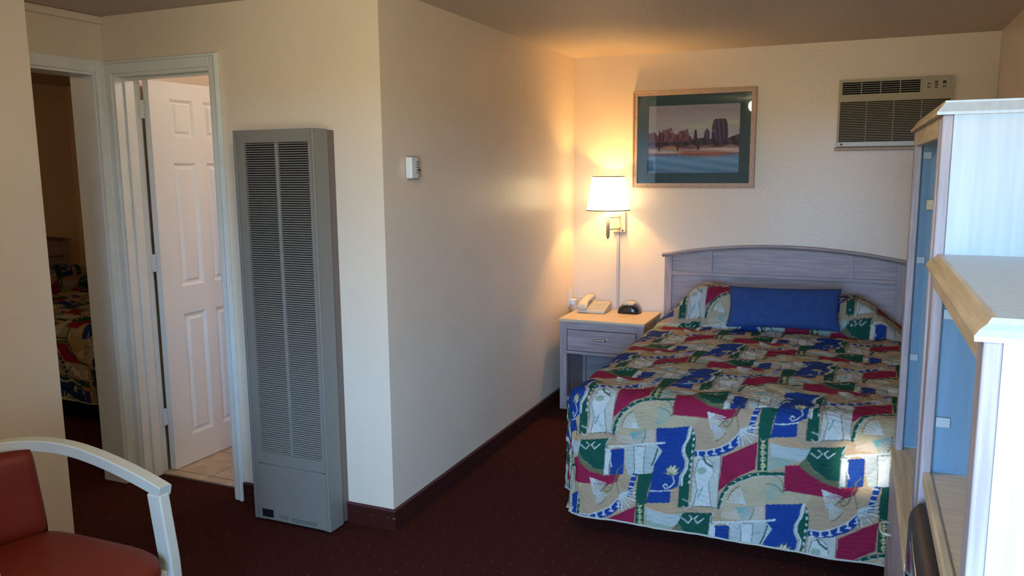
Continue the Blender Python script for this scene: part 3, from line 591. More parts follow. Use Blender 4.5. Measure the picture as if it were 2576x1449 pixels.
# ================================================================== BED
bx0, bx1, by0, by1, bz = .760, 2.020, .405, 2.335, .625
bd = thing('bed', 'full-size bed with dark box spring under the patterned spread beside the nightstand', 'bed', ((bx0+bx1)/2, (by0+by1)/2, 0))
obj('mattress', B(bx0+.03, bx1-.03, by0+.03, by1, .40, bz-.035, r=.03, seg=3), M['mattress'], bd)
obj('box_spring', B(bx0+.02, bx1-.02, by0+.02, by1, .20, .399, r=.01), M['boxspring'], bd)
obj('bed_frame', B(bx0+.04, bx1-.04, by0+.06, by1, .17, .199), M['boxspring'], bd)
for x_ in (bx0+.1, bx1-.1):
    for y_ in (by0+.14, by1-.12): obj('leg', tube(nb(), [(x_, y_, 0), (x_, y_, .17)], .022, 12), M['boxspring'], bd)
MOTIF=[
('peach',0,0.0,[(446,42),(567,48),(563,3),(448,-6)]),
('sage',0,0.0,[(448,-6),(601,2),(587,-47),(517,-82),(452,-110)]),
('pale',0,0.0,[(163,-70),(267,-75),(261,-287),(153,-302)]),
('outline',1,3.2,[(163,-70),(267,-75),(261,-287),(153,-302),(163,-70)]),
('beige',0,0.0,[(-166,-76),(-154,23),(-103,81),(-28,121),(64,138),(65,88),(36,21),(-1,3),(0,-67)]),
('tan2',0,0.0,[(273,-282),(289,-222),(340,-164),(424,-129),(508,-120),(513,-180),(620,-181),(589,-235),(446,-253),(279,-300)]),
('grey',0,0.0,[(-127,-84),(40,-52),(32,-88),(1,-144),(-10,-192),(-112,-207),(-126,-163)]),
('white',0,0.0,[(-88,-82),(-41,-76),(-45,-197),(-83,-203)]),
('outline',1,3.2,[(-88,-82),(-41,-76),(-45,-197),(-83,-203),(-88,-82)]),
('peach',0,0.0,[(-21,-315),(67,-300),(105,-336),(43,-360),(5,-340)]),
('grey',0,0.0,[(-27,-332),(5,-340),(124,-346),(106,-395),(-20,-384)]),
('blue',0,0.0,[(2,4),(139,29),(129,-24),(113,-77),(130,-132),(109,-180),(103,-223),(73,-241),(70,-298),(-27,-313),(-14,-245),(1,-144),(32,-88),(6,-60)]),
('green',0,0.0,[(153,23),(166,-19),(163,-70),(150,-148),(147,-303),(104,-310),(106,-226),(123,-178),(137,-125),(121,-76),(136,-23)]),
('white',1,7.4,[(145,27),(139,-17),(122,-51),(121,-82),(138,-112),(136,-144),(119,-179),(116,-218)]),
('grey',1,4.0,[(137,21),(130,-24),(114,-58),(113,-87),(129,-116),(126,-145),(109,-180),(106,-216)]),
('white',0,0.0,[(151,10),(161,3),(152,-6)]),
('white',0,0.0,[(154,-15),(164,-22),(155,-31)]),
('white',0,0.0,[(152,-40),(162,-48),(153,-56)]),
('white',0,0.0,[(151,-66),(160,-73),(151,-82)]),
('white',0,0.0,[(149,-91),(159,-99),(149,-108)]),
('white',0,0.0,[(147,-117),(157,-124),(147,-133)]),
('white',0,0.0,[(145,-143),(155,-150),(146,-159)]),
('white',0,0.0,[(143,-169),(153,-176),(144,-185)]),
('white',0,0.0,[(142,-194),(152,-202),(142,-211)]),
('red',0,0.0,[(273,-80),(408,0),(402,-111),(339,-148),(288,-197),(262,-223)]),
('green',0,0.0,[(410,42),(445,43),(447,-112),(409,-113)]),
('beige',1,3.4,[(427,42),(428,-112)]),
('yellow',0,0.0,[(414,32),(440,35),(426,22)]),
('yellow',0,0.0,[(415,10),(440,13),(426,22)]),
('yellow',0,0.0,[(415,6),(441,10),(426,-3)]),
('yellow',0,0.0,[(416,-16),(441,-12),(426,-3)]),
('yellow',0,0.0,[(416,-19),(441,-16),(427,-29)]),
('yellow',0,0.0,[(417,-41),(442,-38),(427,-29)]),
('yellow',0,0.0,[(417,-45),(442,-41),(428,-54)]),
('yellow',0,0.0,[(417,-67),(443,-63),(428,-54)]),
('yellow',0,0.0,[(418,-71),(443,-67),(429,-80)]),
('yellow',0,0.0,[(418,-93),(444,-89),(429,-80)]),
('yellow',0,0.0,[(419,-96),(444,-92),(430,-106)]),
('yellow',0,0.0,[(419,-118),(445,-114),(430,-106)]),
('green',0,0.0,[(-67,-200),(-3,-184),(-22,-266),(-27,-316),(-56,-327),(-76,-301)]),
('blue',0,0.0,[(-93,-201),(-69,-200),(-83,-249),(-93,-300),(-116,-304),(-105,-252)]),
('white',1,5.1,[(-97,-211),(-79,-211)]),
('white',1,5.1,[(-100,-235),(-82,-235)]),
('white',1,5.1,[(-104,-258),(-86,-258)]),
('white',1,5.1,[(-108,-282),(-90,-282)]),
('blue',0,0.0,[(163,-70),(208,-67),(254,-48),(300,-20),(336,22),(347,-11),(307,-50),(255,-77),(208,-90),(165,-94)]),
('white',1,6.8,[(175,-73),(179,-91)]),
('white',1,4.5,[(169,-93),(187,-89)]),
('white',1,6.8,[(207,-65),(211,-84)]),
('white',1,4.5,[(202,-85),(219,-81)]),
('white',1,6.8,[(239,-54),(243,-72)]),
('white',1,4.5,[(233,-73),(251,-70)]),
('white',1,6.8,[(270,-38),(274,-56)]),
('white',1,4.5,[(265,-57),(282,-54)]),
('white',1,6.8,[(301,-18),(305,-36)]),
('white',1,4.5,[(296,-37),(313,-34)]),
('white',1,6.8,[(331,5),(335,-13)]),
('white',1,4.5,[(326,-14),(343,-10)]),
('white',1,4.0,[(163,-68),(208,-64),(254,-44),(300,-16),(336,26)]),
('grey',1,5.1,[(336,40),(402,71)]),
('white',1,5.1,[(336,40),(406,56)]),
('grey',1,5.1,[(336,40),(406,40)]),
('white',1,5.1,[(336,40),(402,23)]),
('grey',1,5.1,[(336,40),(395,8)]),
('white',1,5.1,[(336,40),(383,-6)]),
('grey',1,5.1,[(336,40),(369,-16)]),
('white',1,5.1,[(336,40),(353,-24)]),
('grey',1,5.1,[(336,40),(336,-28)]),
('red',0,0.0,[(512,-82),(561,-72),(600,-100),(649,-128),(714,-139),(778,-126),(769,-160),(716,-182),(620,-181),(512,-182)]),
('olive',0,0.0,[(561,-72),(587,-41),(615,-85),(665,-114),(715,-115),(714,-139),(649,-128),(600,-100)]),
('green',0,0.0,[(587,-41),(606,3),(724,22),(721,-28),(717,-113),(665,-114),(615,-82)]),
('white',0,0.0,[(713,-23),(736,-20),(732,-132),(709,-137)]),
('outline',1,3.2,[(713,-23),(736,-20),(732,-132),(709,-137),(713,-23)]),
('blue',0,0.0,[(737,-26),(795,-12),(793,-123),(737,-133)]),
('white',1,5.7,[(801,-17),(774,-4),(749,-11),(729,-27),(713,-28)]),
('white',1,4.5,[(737,-38),(734,-68),(743,-96)]),
('grey',1,4.0,[(732,26),(717,1),(716,-29)]),
('green',1,13.6,[(268,-286),(278,-237),(303,-192),(339,-161),(385,-137),(430,-123),(508,-115)]),
('pale',1,3.4,[(276,-285),(285,-239),(309,-197),(344,-168),(388,-145),(433,-131),(508,-122)]),
('pale',1,4.5,[(274,-282),(278,-277)]),
('pale',1,4.5,[(277,-253),(281,-249)]),
('pale',1,4.5,[(286,-224),(292,-221)]),
('pale',1,4.5,[(302,-197),(308,-195)]),
('pale',1,4.5,[(324,-173),(330,-172)]),
('pale',1,4.5,[(350,-153),(356,-152)]),
('pale',1,4.5,[(380,-137),(385,-138)]),
('pale',1,4.5,[(411,-127),(416,-129)]),
('white',1,4.0,[(372,-256),(297,-255)]),
('white',1,4.0,[(372,-256),(300,-242)]),
('white',1,4.0,[(372,-256),(305,-230)]),
('white',1,4.0,[(372,-256),(312,-218)]),
('white',1,4.0,[(372,-256),(321,-208)]),
('white',1,4.0,[(372,-256),(332,-199)]),
('white',1,4.0,[(372,-256),(344,-191)]),
('olive',1,3.4,[(301,-254),(303,-244),(306,-234),(310,-224),(315,-215),(322,-207),(329,-199),(336,-193),(345,-187)]),
('sage',1,4.0,[(454,-183),(483,-126)]),
('sage',1,4.0,[(454,-183),(493,-132)]),
('sage',1,4.0,[(454,-183),(502,-139)]),
('sage',1,4.0,[(454,-183),(509,-149)]),
('sage',1,4.0,[(454,-183),(513,-160)]),
('sage',1,4.0,[(454,-183),(515,-172)]),
('sage',1,4.0,[(454,-183),(515,-184)]),
('olive',1,3.4,[(481,-123),(489,-128),(496,-133),(501,-140),(506,-148),(509,-157),(512,-166),(512,-175),(512,-185)]),
('white',1,4.0,[(206,95),(278,79)]),
('white',1,4.0,[(206,95),(274,68)]),
('white',1,4.0,[(206,95),(267,57)]),
('white',1,4.0,[(206,95),(259,48)]),
('white',1,4.0,[(206,95),(250,40)]),
('white',1,4.0,[(206,95),(239,33)]),
('white',1,4.0,[(206,95),(228,27)]),
('olive',1,3.4,[(275,77),(272,68),(267,60),(262,52),(257,45),(250,38),(243,32),(235,27),(227,23)]),
('teal',1,4.0,[(-108,-30),(-40,-10)]),
('teal',1,4.0,[(-108,-30),(-38,-22)]),
('teal',1,4.0,[(-108,-30),(-40,-35)]),
('teal',1,4.0,[(-108,-30),(-44,-48)]),
('teal',1,4.0,[(-108,-30),(-51,-60)]),
('teal',1,4.0,[(-108,-30),(-61,-71)]),
('teal',1,4.0,[(-108,-30),(-72,-81)]),
('olive',1,3.4,[(-43,-9),(-42,-20),(-42,-30),(-44,-40),(-48,-50),(-52,-60),(-58,-69),(-66,-77),(-74,-84)]),
('sage',1,4.0,[(5,17),(4,86)]),
('sage',1,4.0,[(5,17),(17,86)]),
('sage',1,4.0,[(5,17),(29,85)]),
('sage',1,4.0,[(5,17),(41,81)]),
('sage',1,4.0,[(5,17),(51,75)]),
('sage',1,4.0,[(5,17),(61,68)]),
('sage',1,4.0,[(5,17),(68,59)]),
('olive',1,3.4,[(4,89),(13,90),(22,89),(31,87),(39,84),(47,80),(54,74),(60,68),(65,61)]),
('grey',1,4.0,[(674,-202),(730,-225)]),
('grey',1,4.0,[(674,-202),(726,-234)]),
('grey',1,4.0,[(674,-202),(720,-242)]),
('grey',1,4.0,[(674,-202),(713,-249)]),
('grey',1,4.0,[(674,-202),(705,-255)]),
('grey',1,4.0,[(674,-202),(697,-260)]),
('grey',1,4.0,[(674,-202),(688,-264)]),
('olive',1,3.4,[(728,-228),(724,-234),(721,-241),(716,-247),(711,-252),(706,-257),(700,-261),(694,-265),(688,-268)]),
('olive',1,4.5,[(343,163),(324,142),(314,98),(298,54),(281,42),(270,56),(280,70),(291,62)]),
('olive',1,3.4,[(324,142),(323,87),(333,40)]),
('pale',1,4.0,[(604,62),(631,54),(634,31),(616,22),(605,36)]),
('white',1,4.0,[(602,-18),(629,-35),(644,-15),(631,-5)]),
('white',1,4.0,[(691,-6),(666,-30),(652,-14),(665,-1)]),
('cream',0,0.0,[(72,-183),(46,-174),(41,-175),(63,-170),(86,-180)]),
('outline',1,3.2,[(72,-183),(46,-174),(41,-175),(63,-170),(86,-180),(72,-183)]),
('cream',0,0.0,[(72,-183),(53,-162),(55,-152),(70,-158),(86,-180)]),
('outline',1,3.2,[(72,-183),(53,-162),(55,-152),(70,-158),(86,-180),(72,-183)]),
('cream',0,0.0,[(72,-183),(61,-156),(70,-139),(79,-152),(86,-180)]),
('outline',1,3.2,[(72,-183),(61,-156),(70,-139),(79,-152),(86,-180),(72,-183)]),
('cream',0,0.0,[(72,-183),(72,-154),(88,-136),(89,-150),(86,-180)]),
('outline',1,3.2,[(72,-183),(72,-154),(88,-136),(89,-150),(86,-180),(72,-183)]),
('cream',0,0.0,[(72,-183),(81,-159),(105,-145),(98,-155),(86,-180)]),
('outline',1,3.2,[(72,-183),(81,-159),(105,-145),(98,-155),(86,-180),(72,-183)]),
('cream',0,0.0,[(72,-183),(89,-167),(120,-162),(106,-163),(86,-180)]),
('outline',1,3.2,[(72,-183),(89,-167),(120,-162),(106,-163),(86,-180),(72,-183)]),
('white',1,4.5,[(80,-185),(87,-209),(69,-232),(50,-241),(41,-231),(50,-220),(58,-227)]),
('white',1,4.5,[(-12,-259),(29,-256),(73,-245)]),
('white',1,8.0,[(-198,-100),(-127,-86),(-50,-69),(40,-50)]),
('green',1,5.7,[(13,-78),(1,-125),(-11,-153)]),
('white',0,0.0,[(179,-106),(211,-95),(233,-111),(242,-147),(223,-195),(230,-244),(237,-288),(165,-300),(179,-233),(165,-172)]),
('outline',1,3.2,[(179,-106),(211,-95),(233,-111),(242,-147),(223,-195),(230,-244),(237,-288),(165,-300),(179,-233),(165,-172),(179,-106)]),
('green',1,8.0,[(199,-97),(209,-114),(233,-127)]),
('sage',0,0.0,[(214,-144),(212,-152),(205,-158),(195,-162),(186,-161),(178,-157),(176,-150),(178,-142),(185,-135),(194,-132),(204,-132),(211,-137),(214,-144)]),
('grey',1,5.1,[(241,-91),(248,-134),(226,-194),(248,-248),(261,-284)]),
('teal',1,5.7,[(200,-217),(183,-258)]),
('grey',1,4.5,[(176,-221),(219,-265)]),
]

PAL = dict(outline=(.14, .16, .13), tan=(.42, .29, .18), tan2=(.46, .36, .22), beige=(.50, .40, .30), peach=(.48, .30, .17), sage=(.30, .36, .28), pale=(.50, .47, .40), grey=(.42, .45, .42), white=(.56, .57, .53),
           blue=(.010, .045, .22), green=(.008, .075, .05), red=(.27, .012, .05), yellow=(.50, .46, .22), olive=(.13, .14, .07), cream=(.72, .60, .36), teal=(.16, .33, .32))
va, vb = np.array((480, 335.)), np.array((445, -250.)); TI = np.linalg.inv(np.array([va, vb]).T)
def tile_raster(N):
    al, be = np.meshgrid(np.arange(N)/N, np.arange(N)/N, indexing='ij'); img = np.empty((N, N, 3)); img[:] = PAL['tan']
    bX = al*va[0]+be*vb[0]; bY = al*va[1]+be*vb[1]
    for c, kind, w, q in MOTIF:
        q = np.array(q, float); ctr = np.floor(TI@q.mean(0)); lo = q.min(0)-w; hi = q.max(0)+w
        for i in range(-2, 3):
            for j in range(-2, 3):
                off = (ctr[0]+i)*va+(ctr[1]+j)*vb; x = bX+off[0]; y = bY+off[1]
                mk = (x >= lo[0]) & (x <= hi[0]) & (y >= lo[1]) & (y <= hi[1])
                if not mk.any(): continue
                xs, ys = x[mk], y[mk]
                if kind == 0:
                    ins = np.zeros(len(xs), bool); n = len(q)
                    for e in range(n):
                        x0, y0 = q[e]; x1, y1 = q[(e+1) % n]
                        if y0 != y1: ins ^= ((y0 > ys) != (y1 > ys)) & (xs < (x1-x0)*(ys-y0)/(y1-y0)+x0)
                else:
                    d = np.full(len(xs), 1e9)
                    for e in range(len(q)-1):
                        p0 = q[e]; v = q[e+1]-p0; t = np.clip(((xs-p0[0])*v[0]+(ys-p0[1])*v[1])/max(v@v, 1e-6), 0, 1)
                        d = np.minimum(d, np.hypot(xs-p0[0]-t*v[0], ys-p0[1]-t*v[1]))
                    ins = d < w/2
                ii = np.argwhere(mk)[ins]; img[ii[:, 0], ii[:, 1]] = PAL[c]
    return img
TILE = tile_raster(420)*.82
def pattern(s_, t_):                       # metres along the cloth -> print colour
    x, y = (s_-1.081)*1000, (t_-.497)*1000; N = TILE.shape[0]
    al = ((TI[0, 0]*x+TI[0, 1]*y) % 1)*N; be = ((TI[1, 0]*x+TI[1, 1]*y) % 1)*N
    i0 = np.floor(al).astype(int); j0 = np.floor(be).astype(int); fa = (al-i0)[..., None]; fb_ = (be-j0)[..., None]
    g = lambda i, j: TILE[i % N, j % N]
    return (g(i0, j0)*(1-fa)+g(i0+1, j0)*fa)*(1-fb_)+(g(i0, j0+1)*(1-fa)+g(i0+1, j0+1)*fa)*fb_
def smooth(x): x = np.clip(x, 0, 1); return x*x*(3-2*x)
def make_spread():
    rd = .085; hang = rd*PI/2+(bz-rd-.085); step = .0037
    sx = np.arange(-hang, (bx1-bx0)+hang+1e-6, step); sy = np.arange(-hang, by1-by0+1e-6, step)
    SX, SY = np.meshgrid(sx, sy, indexing='ij'); wx = bx1-bx0
    ox = np.where(SX < 0, -SX, np.where(SX > wx, SX-wx, 0)); sgx = np.where(SX < 0, -1., 1.); oy = np.where(SY < 0, -SY, 0)
    d = np.maximum(ox, oy); h_ = np.hypot(ox, oy)+1e-9; ux = ox/h_*sgx; uy = -oy/h_
    arc = np.minimum(d, rd*PI/2); fall = np.maximum(d-rd*PI/2, 0)
    wave = np.sin(SY*9+.6)*.4+np.sin(SX*7.3+1)*.3+np.sin(SX*16+SY*13)*.3
    side = smooth((ox-oy)/.12); off = rd*np.sin(arc/rd)+fall*((.02+.02*wave)*side*(1-smooth((SY-1.2)/.25))+(1-side)*(.09+.02*wave))-.03*smooth((h_-d)/.12)*smooth(fall/.25)
    drop = rd*(1-np.cos(arc/rd))+fall*(1-.14*side)
    X = bx0+np.clip(SX, 0, wx)+ux*off; Y = by0+np.maximum(SY, 0)+uy*off; Zt = bz-drop
    # gentle crown and the pillows under the spread
    inx = np.clip(SX/wx, 0, 1); inside = smooth((inx)*8)*smooth((1-inx)*8)
    Zt += .012*np.sin(PI*inx)*smooth(SY/.3)*(oy == 0)
    yb = np.maximum(SY, 0)+by0
    fx = smooth((SX+.10)/.34)*smooth((wx+.10-SX)/.34); front = smooth((yb-1.855)/.10)
    side_z = 1-smooth(fall/.10)
    hgt = (.205+.02*np.sin(SX*5.2+.8)+.012*np.sin(SX*11))*fx*front*(1-.25*smooth((yb-2.12)/.2))
    Zt += hgt*side_z; Y -= .0*hgt
    Y += -.035*np.exp(-((yb-1.93)/.035)**2)*fx*side_z*(oy == 0)
    # tuck line in front of the pillows, wrinkles, quilting puffs
    Zt -= .012*np.exp(-((yb-1.845)/.02)**2)*inside
    wr = .0035*np.sin(SX*23+2.2*np.sin(SY*6))*np.sin(SY*31+1.7*np.sin(SX*9))+.002*np.sin(SX*61+SY*17)*np.sin(SY*57-SX*21)
    quilt = .006*np.abs(np.sin(SX*21+1.6*np.sin(SY*17+.7*np.sin(SX*8))))**.35*np.abs(np.sin(SY*19+1.6*np.sin(SX*15+.8*np.sin(SY*7))))**.35+.0011*np.sin(SY*330+3*np.sin(SX*37)+2*np.sin(SX*11+SY*23))*(.5+.5*np.sin(SX*9+SY*5))
    k = wr+quilt; flat = (d < rd)
    Zt += k*np.cos(arc/rd); X += ux*k*np.sin(arc/rd)*(d > 0); Y += uy*k*np.sin(arc/rd)*(d > 0)
    fold = .005*np.sin(SX*19+1)*smooth(fall/.35); Y += uy*fold*(oy > ox)
    fold = .008*np.sin(SY*17+1)*smooth(fall/.35); X += ux*fold*(ox >= oy)
    T = (bz+rd*(PI/2-1))+SY; S_ = bx0+SX
    dz = np.zeros_like(Zt); dz[:, 1:] = np.abs(np.diff(Zt, axis=1)); T = T+np.cumsum(np.where(SY > .8, np.sqrt(step**2+dz**2)-step, 0), 1)
    return np.stack([X, Y, np.maximum(Zt, .02)], -1), pattern(S_, T)
P, C = make_spread()
org = np.array([(bx0+bx1)/2, (by0+by1)/2, 0.])
sp = thing('bedspread', 'quilted red, blue, green and tan patterned bedspread with a blue cushion on it', 'bedspread', tuple(org))
spm = obj('quilted_cover', gridmesh('quilted_cover', P-org, C), M['spread'], sp)
hem = np.concatenate([P[0, ::-1], P[1:, 0], P[-1, 1:]])[::8]
obj('hem_piping', tube(nb(), [tuple(v+np.array((0, 0, .002))) for v in hem], .0045, 6), mat('hem_cloth', (.42, .40, .34), .9, .1), sp, True)

# blue cushion leaning on the pillow bulge
def cushion(wd, ht, th_, n=36, m_=22):
    u = np.linspace(-1, 1, n); v = np.linspace(-1, 1, m_); U, V = np.meshgrid(u, v, indexing='ij')
    pin = 1-.055*(1-np.abs(V)**2)*np.abs(U)**6; pin2 = 1-.07*(1-np.abs(U)**2)*np.abs(V)**6
    X = U*wd/2*pin; Z = V*ht/2*pin2; t = th_/2*np.clip((1-np.abs(U)**2.6)*(1-np.abs(V)**2.6), 0, 1)**.5+.002
    return X, Z, t+.002*np.sin(U*14+V*5)*(t > .02)
X, Z, t_ = cushion(.605, .242, .105)
tl = R(24)
def cushP(sign):
    y = sign*t_; P = np.stack([X, y*math.cos(tl)+Z*math.sin(tl), Z*math.cos(tl)-y*math.sin(tl)], -1); return P
F_, K_ = cushP(-1), cushP(1)
bm = nb()
def addgrid(bm, P, flip):
    vs = [[bm.verts.new(P[i, j]) for j in range(P.shape[1])] for i in range(P.shape[0])]
    for i in range(P.shape[0]-1):
        for j in range(P.shape[1]-1):
            q = (vs[i][j], vs[i+1][j], vs[i+1][j+1], vs[i][j+1]); bm.faces.new(q if flip else q[::-1])
    return vs
A_ = addgrid(bm, F_, True); C_ = addgrid(bm, K_, False)
def edge(vs): return [r_[0] for r_ in vs]+vs[-1][1:]+[r_[-1] for r_ in vs[::-1]][1:]+vs[0][::-1][1:-1]
ea, ec = edge(A_), edge(C_)
for k in range(len(ea)): bm.faces.new((ea[k], ea[(k+1) % len(ea)], ec[(k+1) % len(ec)], ec[k]))
bmesh.ops.rotate(bm, verts=bm.verts, cent=(0, 0, 0), matrix=Matrix.Rotation(R(-1.2), 3, 'Y'))
cx_, cy_, cz_ = 1.445, 1.800, .783
bmesh.ops.translate(bm, verts=bm.verts, vec=(cx_, cy_, cz_))
th0 = thing('cushion', 'plain blue rectangular cushion leaning on the pillows', 'cushion', (cx_, cy_, cz_-.13))
obj('cover', bm, M['blue'], th0, True)

# second bed seen through the alcove doorway: same kind of bed, headboard and spread, head towards the far wall
DX, DY = -3.437, 1.247
rt = R(90)
for src, lab_ in ((bd, 'bed in the dark second bedroom seen through the alcove doorway'), (sp, 'dark patterned bedspread on the bed in the second bedroom'), (hb, 'headboard against the wall of the dark second bedroom')):
    c = copy_tree(src); c['label'] = lab_
    v = Vector(src.location)-Vector(((bx0+bx1)/2, (by0+by1)/2, 0))
    c.location = Matrix.Rotation(rt, 3, 'Z')@v+Vector((DX, DY, 0)); c.rotation_euler = (0, 0, rt)

# ================================================================== WARDROBE (tall) AND TELEVISION CABINET (low)
XF, XB = 1.960, 2.464
wy0, wy1, wz = -.880, .100, 1.675
w = thing('wardrobe', 'tall open whitewashed wardrobe with drawers, beside the lower television cabinet', 'wardrobe', ((XF+XB)/2, (wy0+wy1)/2, 0))
obj('side_panel', B(XF+.022, XB, wy0+.001, wy0+.019, .0, wz), M['panel'], w); obj('side_panel', B(XF+.022, XB, wy1-.019, wy1, .0, wz), M['panel'], w)
obj('back_panel', B(XB-.008, XB, wy0+.02, wy1-.02, .0, wz), M['panel'], w); obj('top_panel', B(XF+.022, XB-.009, wy0+.02, wy1-.02, wz-.018, wz), M['panel'], w)
obj('stile', B(XF, XF+.022, wy0+.001, wy0+.060, .0, wz, r=.003), M['wood_z'], w); obj('stile', B(XF, XF+.022, wy1-.060, wy1, .0, wz, r=.003), M['wood_z'], w)
for k in range(2): obj('stile_reed', tube(nb(), [(XF-.001, wy0+.020+.018*k, .66), (XF-.001, wy0+.020+.018*k, wz-.01)], .003, 8), M['wood_z'], w, True)
obj('top_rail', B(XF+.001, XF+.021, wy0+.060, wy1-.060, 1.629, wz, r=.002), M['oak_y'], w)
def mould(prof, ring_pts, name, m_, parent):      # profile (outset d, z) lofted between plan points given as functions of d
    bm = nb(); rings = [[bm.verts.new((*f_(d), z)) for d, z in prof] for f_ in ring_pts]; n = len(prof)
    for Aq, Cq in zip(rings, rings[1:]):
        for k in range(n): bm.faces.new((Aq[k], Aq[(k+1) % n], Cq[(k+1) % n], Cq[k]))
    bm.faces.new(rings[0][::-1]); bm.faces.new(rings[-1]); return obj(name, bm, m_, parent)
pr = [(.0, wz), (.012, wz), (.012, wz+.006), (.004, wz+.016), (-.004, wz+.026), (-.004, wz+.030), (-.03, wz+.030), (-.03, wz)]
mould(pr, [lambda d: (XF-d, wy0-d), lambda d: (XF-d, wy1+d)], 'crown_moulding', M['oak_y'], w)
mould(pr, [lambda d: (XB, wy0-d), lambda d: (XF-d, wy0-d)], 'crown_moulding', M['panel'], w)
obj('top_board', B(XF+.03, XB, wy0+.03, wy1, wz, wz+.029), M['panel'], w)
obj('deck', B(XF-.012, XB-.009, wy0+.062, wy1-.021, .600, .622, r=.005), M['oak_y'], w)
obj('drawer_case', B(XF+.022, XB-.012, wy0+.022, wy1-.022, .06, .598), M['wood_y'], w)
obj('plinth', B(XF+.01, XF+.021, wy0+.06, wy1-.06, .0, .058), M['wood_y'], w)
ymid = (wy0+wy1)/2
for y0, y1 in ((wy0+.064, ymid-.004), (ymid+.004, wy1-.064)):
    for z0, z1 in ((.062, .325), (.335, .594)):
        dd = obj('drawer', B(XF-.010, XF+.0205, y0, y1, z0, z1, r=.004), M['wood_y'], w)
        yc = (y0+y1)/2; zc = (z0+z1)/2-.035
        obj('pull', tube(nb(), [(XF-.009, yc-.048, zc), (XF-.030, yc-.047, zc), (XF-.038, yc-.03, zc), (XF-.039, yc, zc), (XF-.038, yc+.03, zc), (XF-.030, yc+.047, zc), (XF-.009, yc+.048, zc)], .0045, 10), M['brass'], dd, True)
for z in (.936, 1.262, 1.600): obj('hinge_plate', B(XF+.028, XF+.052, wy1-.028, wy1-.0196, z-.011, z+.011, r=.001), M['plate'], w)
obj('painted_shade_sheet', B(XF+.0225, XB-.0085, wy1-.0195, wy1-.0191, .623, wz-.019), M['shade_tint'], w)  # thin sheet added to carry the wardrobe's inner shade as colour
obj('rod_bracket', B(XF+.045, XF+.07, wy1-.040, wy1-.0195, 1.425, 1.46, r=.004), M['oak_x'], w)
obj('clothes_rod', tube(nb(), [(2.24, wy0+.02, 1.50), (2.24, wy1-.02, 1.50)], .013, 12), M['chrome'], w, True)

ly0, ly1, lz = -1.690, -.8815, 1.348
c = thing('television_cabinet', 'low whitewashed television cabinet with open shelf and flat pale top', 'cabinet', ((XF+XB)/2, (ly0+ly1)/2, 0))
obj('side_panel', B(XF+.022, XB, ly0, ly0+.018, 0, lz), M['panel'], c); obj('side_panel', B(XF+.022, XB, ly1-.018, ly1, 0, lz), M['panel'], c)
obj('back_panel', B(XB-.008, XB, ly0+.019, ly1-.019, 0, lz), M['panel'], c)
obj('stile', B(XF, XF+.022, ly0, ly0+.055, 0, lz, r=.003), M['wood_z'], c); obj('stile', B(XF, XF+.022, ly1-.045, ly1, 0, lz, r=.003), M['wood_z'], c)
obj('top_rail', B(XF+.001, XF+.021, ly0+.055, ly1-.045, 1.310, lz, r=.002), M['oak_y'], c)
obj('top_board', B(XF+.016, XB, ly0+.016, ly1, lz+.0005, lz+.029), M['panel'], c)
pr = [(.0, lz+.001), (.012, lz+.001), (.013, lz+.008), (.006, lz+.016), (-.003, lz+.022), (-.008, lz+.0295), (-.016, lz+.0295), (-.016, lz+.001)]
mould(pr, [lambda d: (XF-d, ly0-d), lambda d: (XF-d, ly1)], 'edge_moulding', M['oak_y'], c)
mould(pr, [lambda d: (XB, ly0-d), lambda d: (XF-d, ly0-d)], 'edge_moulding', M['panel'], c)
obj('shelf', B(XF+.024, XB-.009, ly0+.019, ly1-.019, .872, .890), M['oak_x'], c)
obj('shelf_edge', B(XF+.006, XF+.0235, ly0+.056, ly1-.046, .866, .896, r=.004), M['oak_y'], c)
obj('deck', B(XF+.024, XB-.009, ly0+.019, ly1-.019, .420, .440), M['oak_x'], c)
obj('deck_edge', B(XF+.004, XF+.0235, ly0+.056, ly1-.046, .410, .442, r=.004), M['oak_y'], c)
for y0, y1 in ((ly0+.058, (ly0+ly1)/2-.003), ((ly0+ly1)/2+.003, ly1-.048)):
    dd = obj('door', B(XF-.008, XF+.012, y0, y1, .06, .405, r=.004), M['wood_y'], c)
    obj('knob', lathe(nb(), [(.002, -.012), (.014, -.008), (.015, .004), (.002, .012)], (XF-.022, (y1-.03 if y0 < -1.4 else y0+.03), .32), 14), M['brass'], dd, True)
for z in (1.008, 1.250): obj('hinge_plate', B(XF+.026, XF+.054, ly1-.028, ly1-.0187, z-.011, z+.011, r=.001), M['plate'], c)
obj('painted_shade_sheet', B(XF+.0225, XB-.0085, ly1-.0186, ly1-.0181, .443, lz-.002), M['shade_tint'], c)  # same shade-coloured sheet over the cabinet's inner side
# television on the lower deck
tv = thing('television', 'black box television inside the low cabinet under its shelf', 'television', (2.2, -1.30, .4405))
TY0, TY1, TZ0, TZ1 = -1.610, -.938, .4435, .848
bm = nb(); box(bm, XF-.020, XF+.12, TY0, TY1, TZ0, TZ1, r=.045, seg=5); obj('bezel', bm, M['tvblack'], tv, True)
bm = nb(); rg = []
for x_, s_ in ((XF+.115, .97), (XF+.22, .93), (XF+.33, .74), (XF+.43, .55)):
    cy2, cz2 = (TY0+TY1)/2, TZ0+(TZ1-TZ0)*.5*s_+.01; hy_, hz_ = (TY1-TY0)/2*s_, (TZ1-TZ0)/2*s_
    rg.append([bm.verts.new((x_, cy2+sy_*hy_, max(TZ0+.001, cz2+sz_*hz_))) for sy_, sz_ in ((-1, -.9), (-.9, -1), (.9, -1), (1, -.9), (1, .8), (.85, 1), (-.85, 1), (-1, .8))])
for Aq, Cq in zip(rg, rg[1:]):
    for k in range(8): bm.faces.new((Aq[k], Aq[(k+1) % 8], Cq[(k+1) % 8], Cq[k]))
